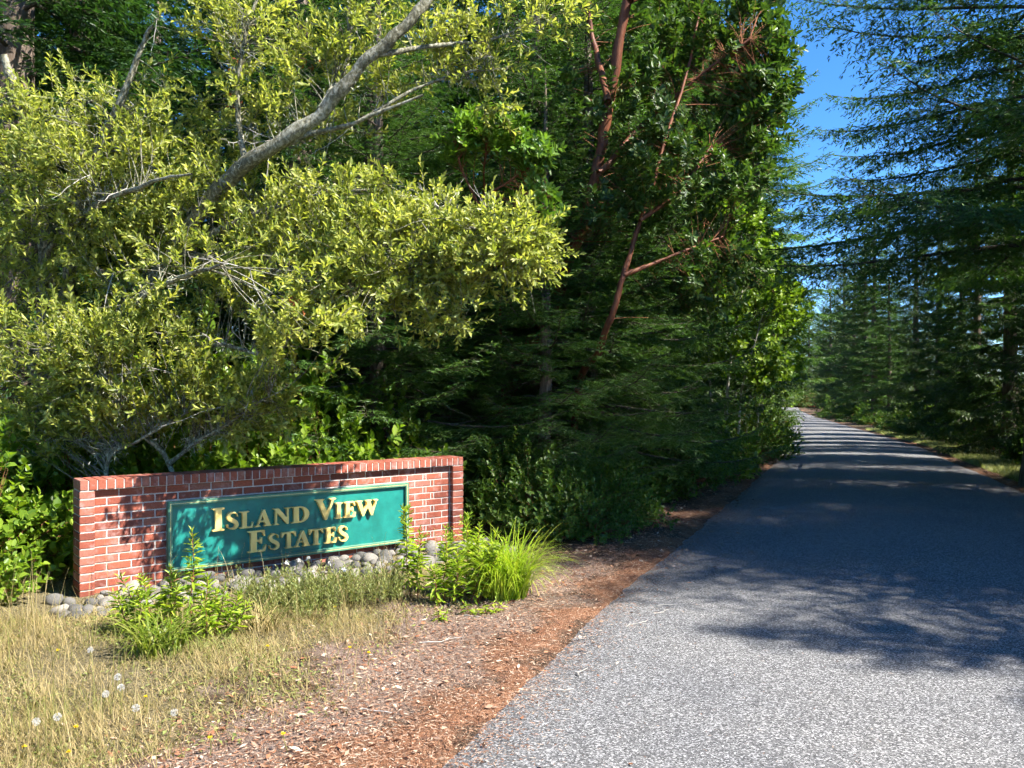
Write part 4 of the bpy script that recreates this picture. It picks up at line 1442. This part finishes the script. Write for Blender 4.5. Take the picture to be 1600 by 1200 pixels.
def litter(n, yr, off_mu, off_sd, lmin, lmax, w, side='l', seed=1):
    rr = np.random.default_rng(seed)
    yy = yr[0] + (yr[1] - yr[0]) * rr.random(n) ** 1.7
    off = off_mu + off_sd * rr.normal(0, 1, n)
    xx = xl(yy) - off if side == 'l' else xr(yy) + off
    on = (xx > xl(yy)) & (xx < xr(yy))
    u = (xx - xl(yy)) / (xr(yy) - xl(yy))
    zz = np.where(on, prof(yy) + .014 + .05 * (1 - (2 * u - 1) ** 2), gz(xx, yy) + .003)
    a = rr.uniform(0, 6.28, n)
    d = unit(np.stack([np.cos(a), np.sin(a), rr.normal(0, .16, n)], 1))
    b = np.column_stack([xx, yy, zz + rr.uniform(0, .010, n) * (~on)])
    leaf_quads(gl, b, d, unit(UP + rr.normal(0, .4, (n, 3))), rr.uniform(lmin, lmax, n), w * rr.uniform(.6, 1.4, n), .5, .05, .0)


litter(52000, (3.2, 26), .30, .28, .015, .045, .0032, 'l', 1)
litter(26000, (3.2, 12), .85, .40, .012, .040, .0050, 'l', 2)
litter(11000, (3.2, 24), -.08, .17, .012, .04, .0028, 'l', 3)
litter(900, (3.2, 16), -.9, .7, .012, .045, .0030, 'l', 4)
litter(2600, (3.4, 18), .75, .5, .03, .06, .018, 'l', 6)
litter(14000, (9, 40), .15, .22, .02, .06, .006, 'r', 5)
tag(obj('needle_litter', gl.mesh('needle_litter', M['litter'])), 'reddish brown fir needles and leaf bits strewn along the lane edges', 'litter', kind='stuff')

# ------------------------------------------------------------------ small single things
def twig(label, px, py, L, seed, forks=1):
    rng = np.random.default_rng(seed)
    Y = 2295. / (py - 600)
    X = (px - 800) / F_PX * Y
    on = xl(Y) < X < xr(Y)
    z = (road_z(X, Y) if on else float(gz(X, Y))) + .004
    g = Geo()
    a = rng.normal(.3, .5)
    t = np.linspace(0, 1, 9)
    P = np.column_stack([math.cos(a) * L * t + .10 * L * np.sin(t * 5 + seed), math.sin(a) * L * t + .10 * L * np.cos(t * 4 + seed * 2), .002 + .006 * np.abs(np.sin(t * 6))])
    tube(P, np.linspace(.0042, .0018, 9), 5, g)
    for k in range(forks):
        i = rng.integers(2, 7)
        e = P[i] + np.array([math.cos(a + .9 * (-1) ** k), math.sin(a + .9 * (-1) ** k), 0]) * L * .3
        tube(np.linspace(P[i], e, 4), np.linspace(.003, .0012, 4), 4, g)
    o = obj('twig', g.mesh('twig', M['bark_pale']), None, (X, Y, z))
    return tag(o, label, 'twig')


twig('pale curled twig lying on the asphalt near the needle edge', 1018, 965, .22, 1)
twig('pale forked twig lying on the sunlit asphalt', 975, 985, .17, 2, 2)
twig('long thin pale twig lying on the grey asphalt near the verge', 905, 1065, .18, 3)
twig('short straw-like twig on the asphalt beside the red needles', 868, 1085, .10, 4, 0)
twig('pale twig at the edge of tree shade on the asphalt', 1030, 952, .14, 5, 0)
twig('small bent twig on the asphalt below the forked one', 1000, 981, .10, 6, 0)
twig('long bleached twig lying on the bare reddish soil', 650, 1010, .34, 7, 1)
twig('pale stick lying on the needle bed by the sedge', 720, 962, .26, 8, 0)
twig('fine pale twig on the soil near the green patch', 560, 1118, .16, 9, 0)


def dandelion(px, py, kind, h, seed):
    rng = np.random.default_rng(seed)
    zb = 1.7 * 0 + h
    Y = F_PX * (CAM_H - h) / (py - 600)
    X = (px - 800) / F_PX * Y
    r = thing('dandelion', 'white dandelion seed head standing in the dry grass' if kind == 'seed' else 'small yellow flower dotted in the dry grass', 'flower', gp(X, Y), 0,
              'dandelion seed heads in the turf' if kind == 'seed' else 'yellow flowers in the turf')
    g = Geo()
    t = np.linspace(0, 1, 6)
    tube(np.column_stack([.02 * np.sin(t * 2 + seed), .015 * t, -.02 + (h + .02) * t]), np.linspace(.0025, .0018, 6), 5, g)
    obj('stem', g.mesh('stem', M['stem_green']), r)
    c = np.array([.02 * math.sin(2 + seed), .015, h])
    f = Geo()
    n = 70 if kind == 'seed' else 40
    d = unit(rng.normal(size=(n, 3))) if kind == 'seed' else unit(rng.normal(size=(n, 3)) * [1, 1, .2] + UP * .5)
    if kind == 'seed':
        sticks(f, np.repeat(c[None], n, 0), c + d * .014, .0003, .0004)
        e = np.repeat(c + d * .0135, 3, 0)
        leaf_quads(f, e, unit(np.repeat(d, 3, 0) + rng.normal(0, .6, (n * 3, 3))), unit(rng.normal(size=(n * 3, 3))), np.full(n * 3, .006), np.full(n * 3, .0016))
    else:
        leaf_quads(f, np.repeat(c[None], n, 0), d, unit(UP + rng.normal(0, .3, (n, 3))), np.full(n, .013), np.full(n, .004))
    obj('seed_head' if kind == 'seed' else 'petals', f.mesh('head', M['petal_white'] if kind == 'seed' else M['petal_yellow']), r)
    return r


for i, (px, py) in enumerate([(265, 1115), (134, 1025), (52, 1135), (92, 1127), (193, 1083), (165, 1093), (178, 1068), (203, 1110)]):
    dandelion(px, py, 'seed', .14 + .02 * (i % 4), 200 + i)
for i, (px, py) in enumerate([(38, 1176), (101, 1184), (109, 1146), (322, 1158), (419, 1019), (448, 1156), (230, 1093), (87, 1022), (541, 1017), (571, 1027), (523, 952)]):
    dandelion(px, py, 'flower', .08, 230 + i)
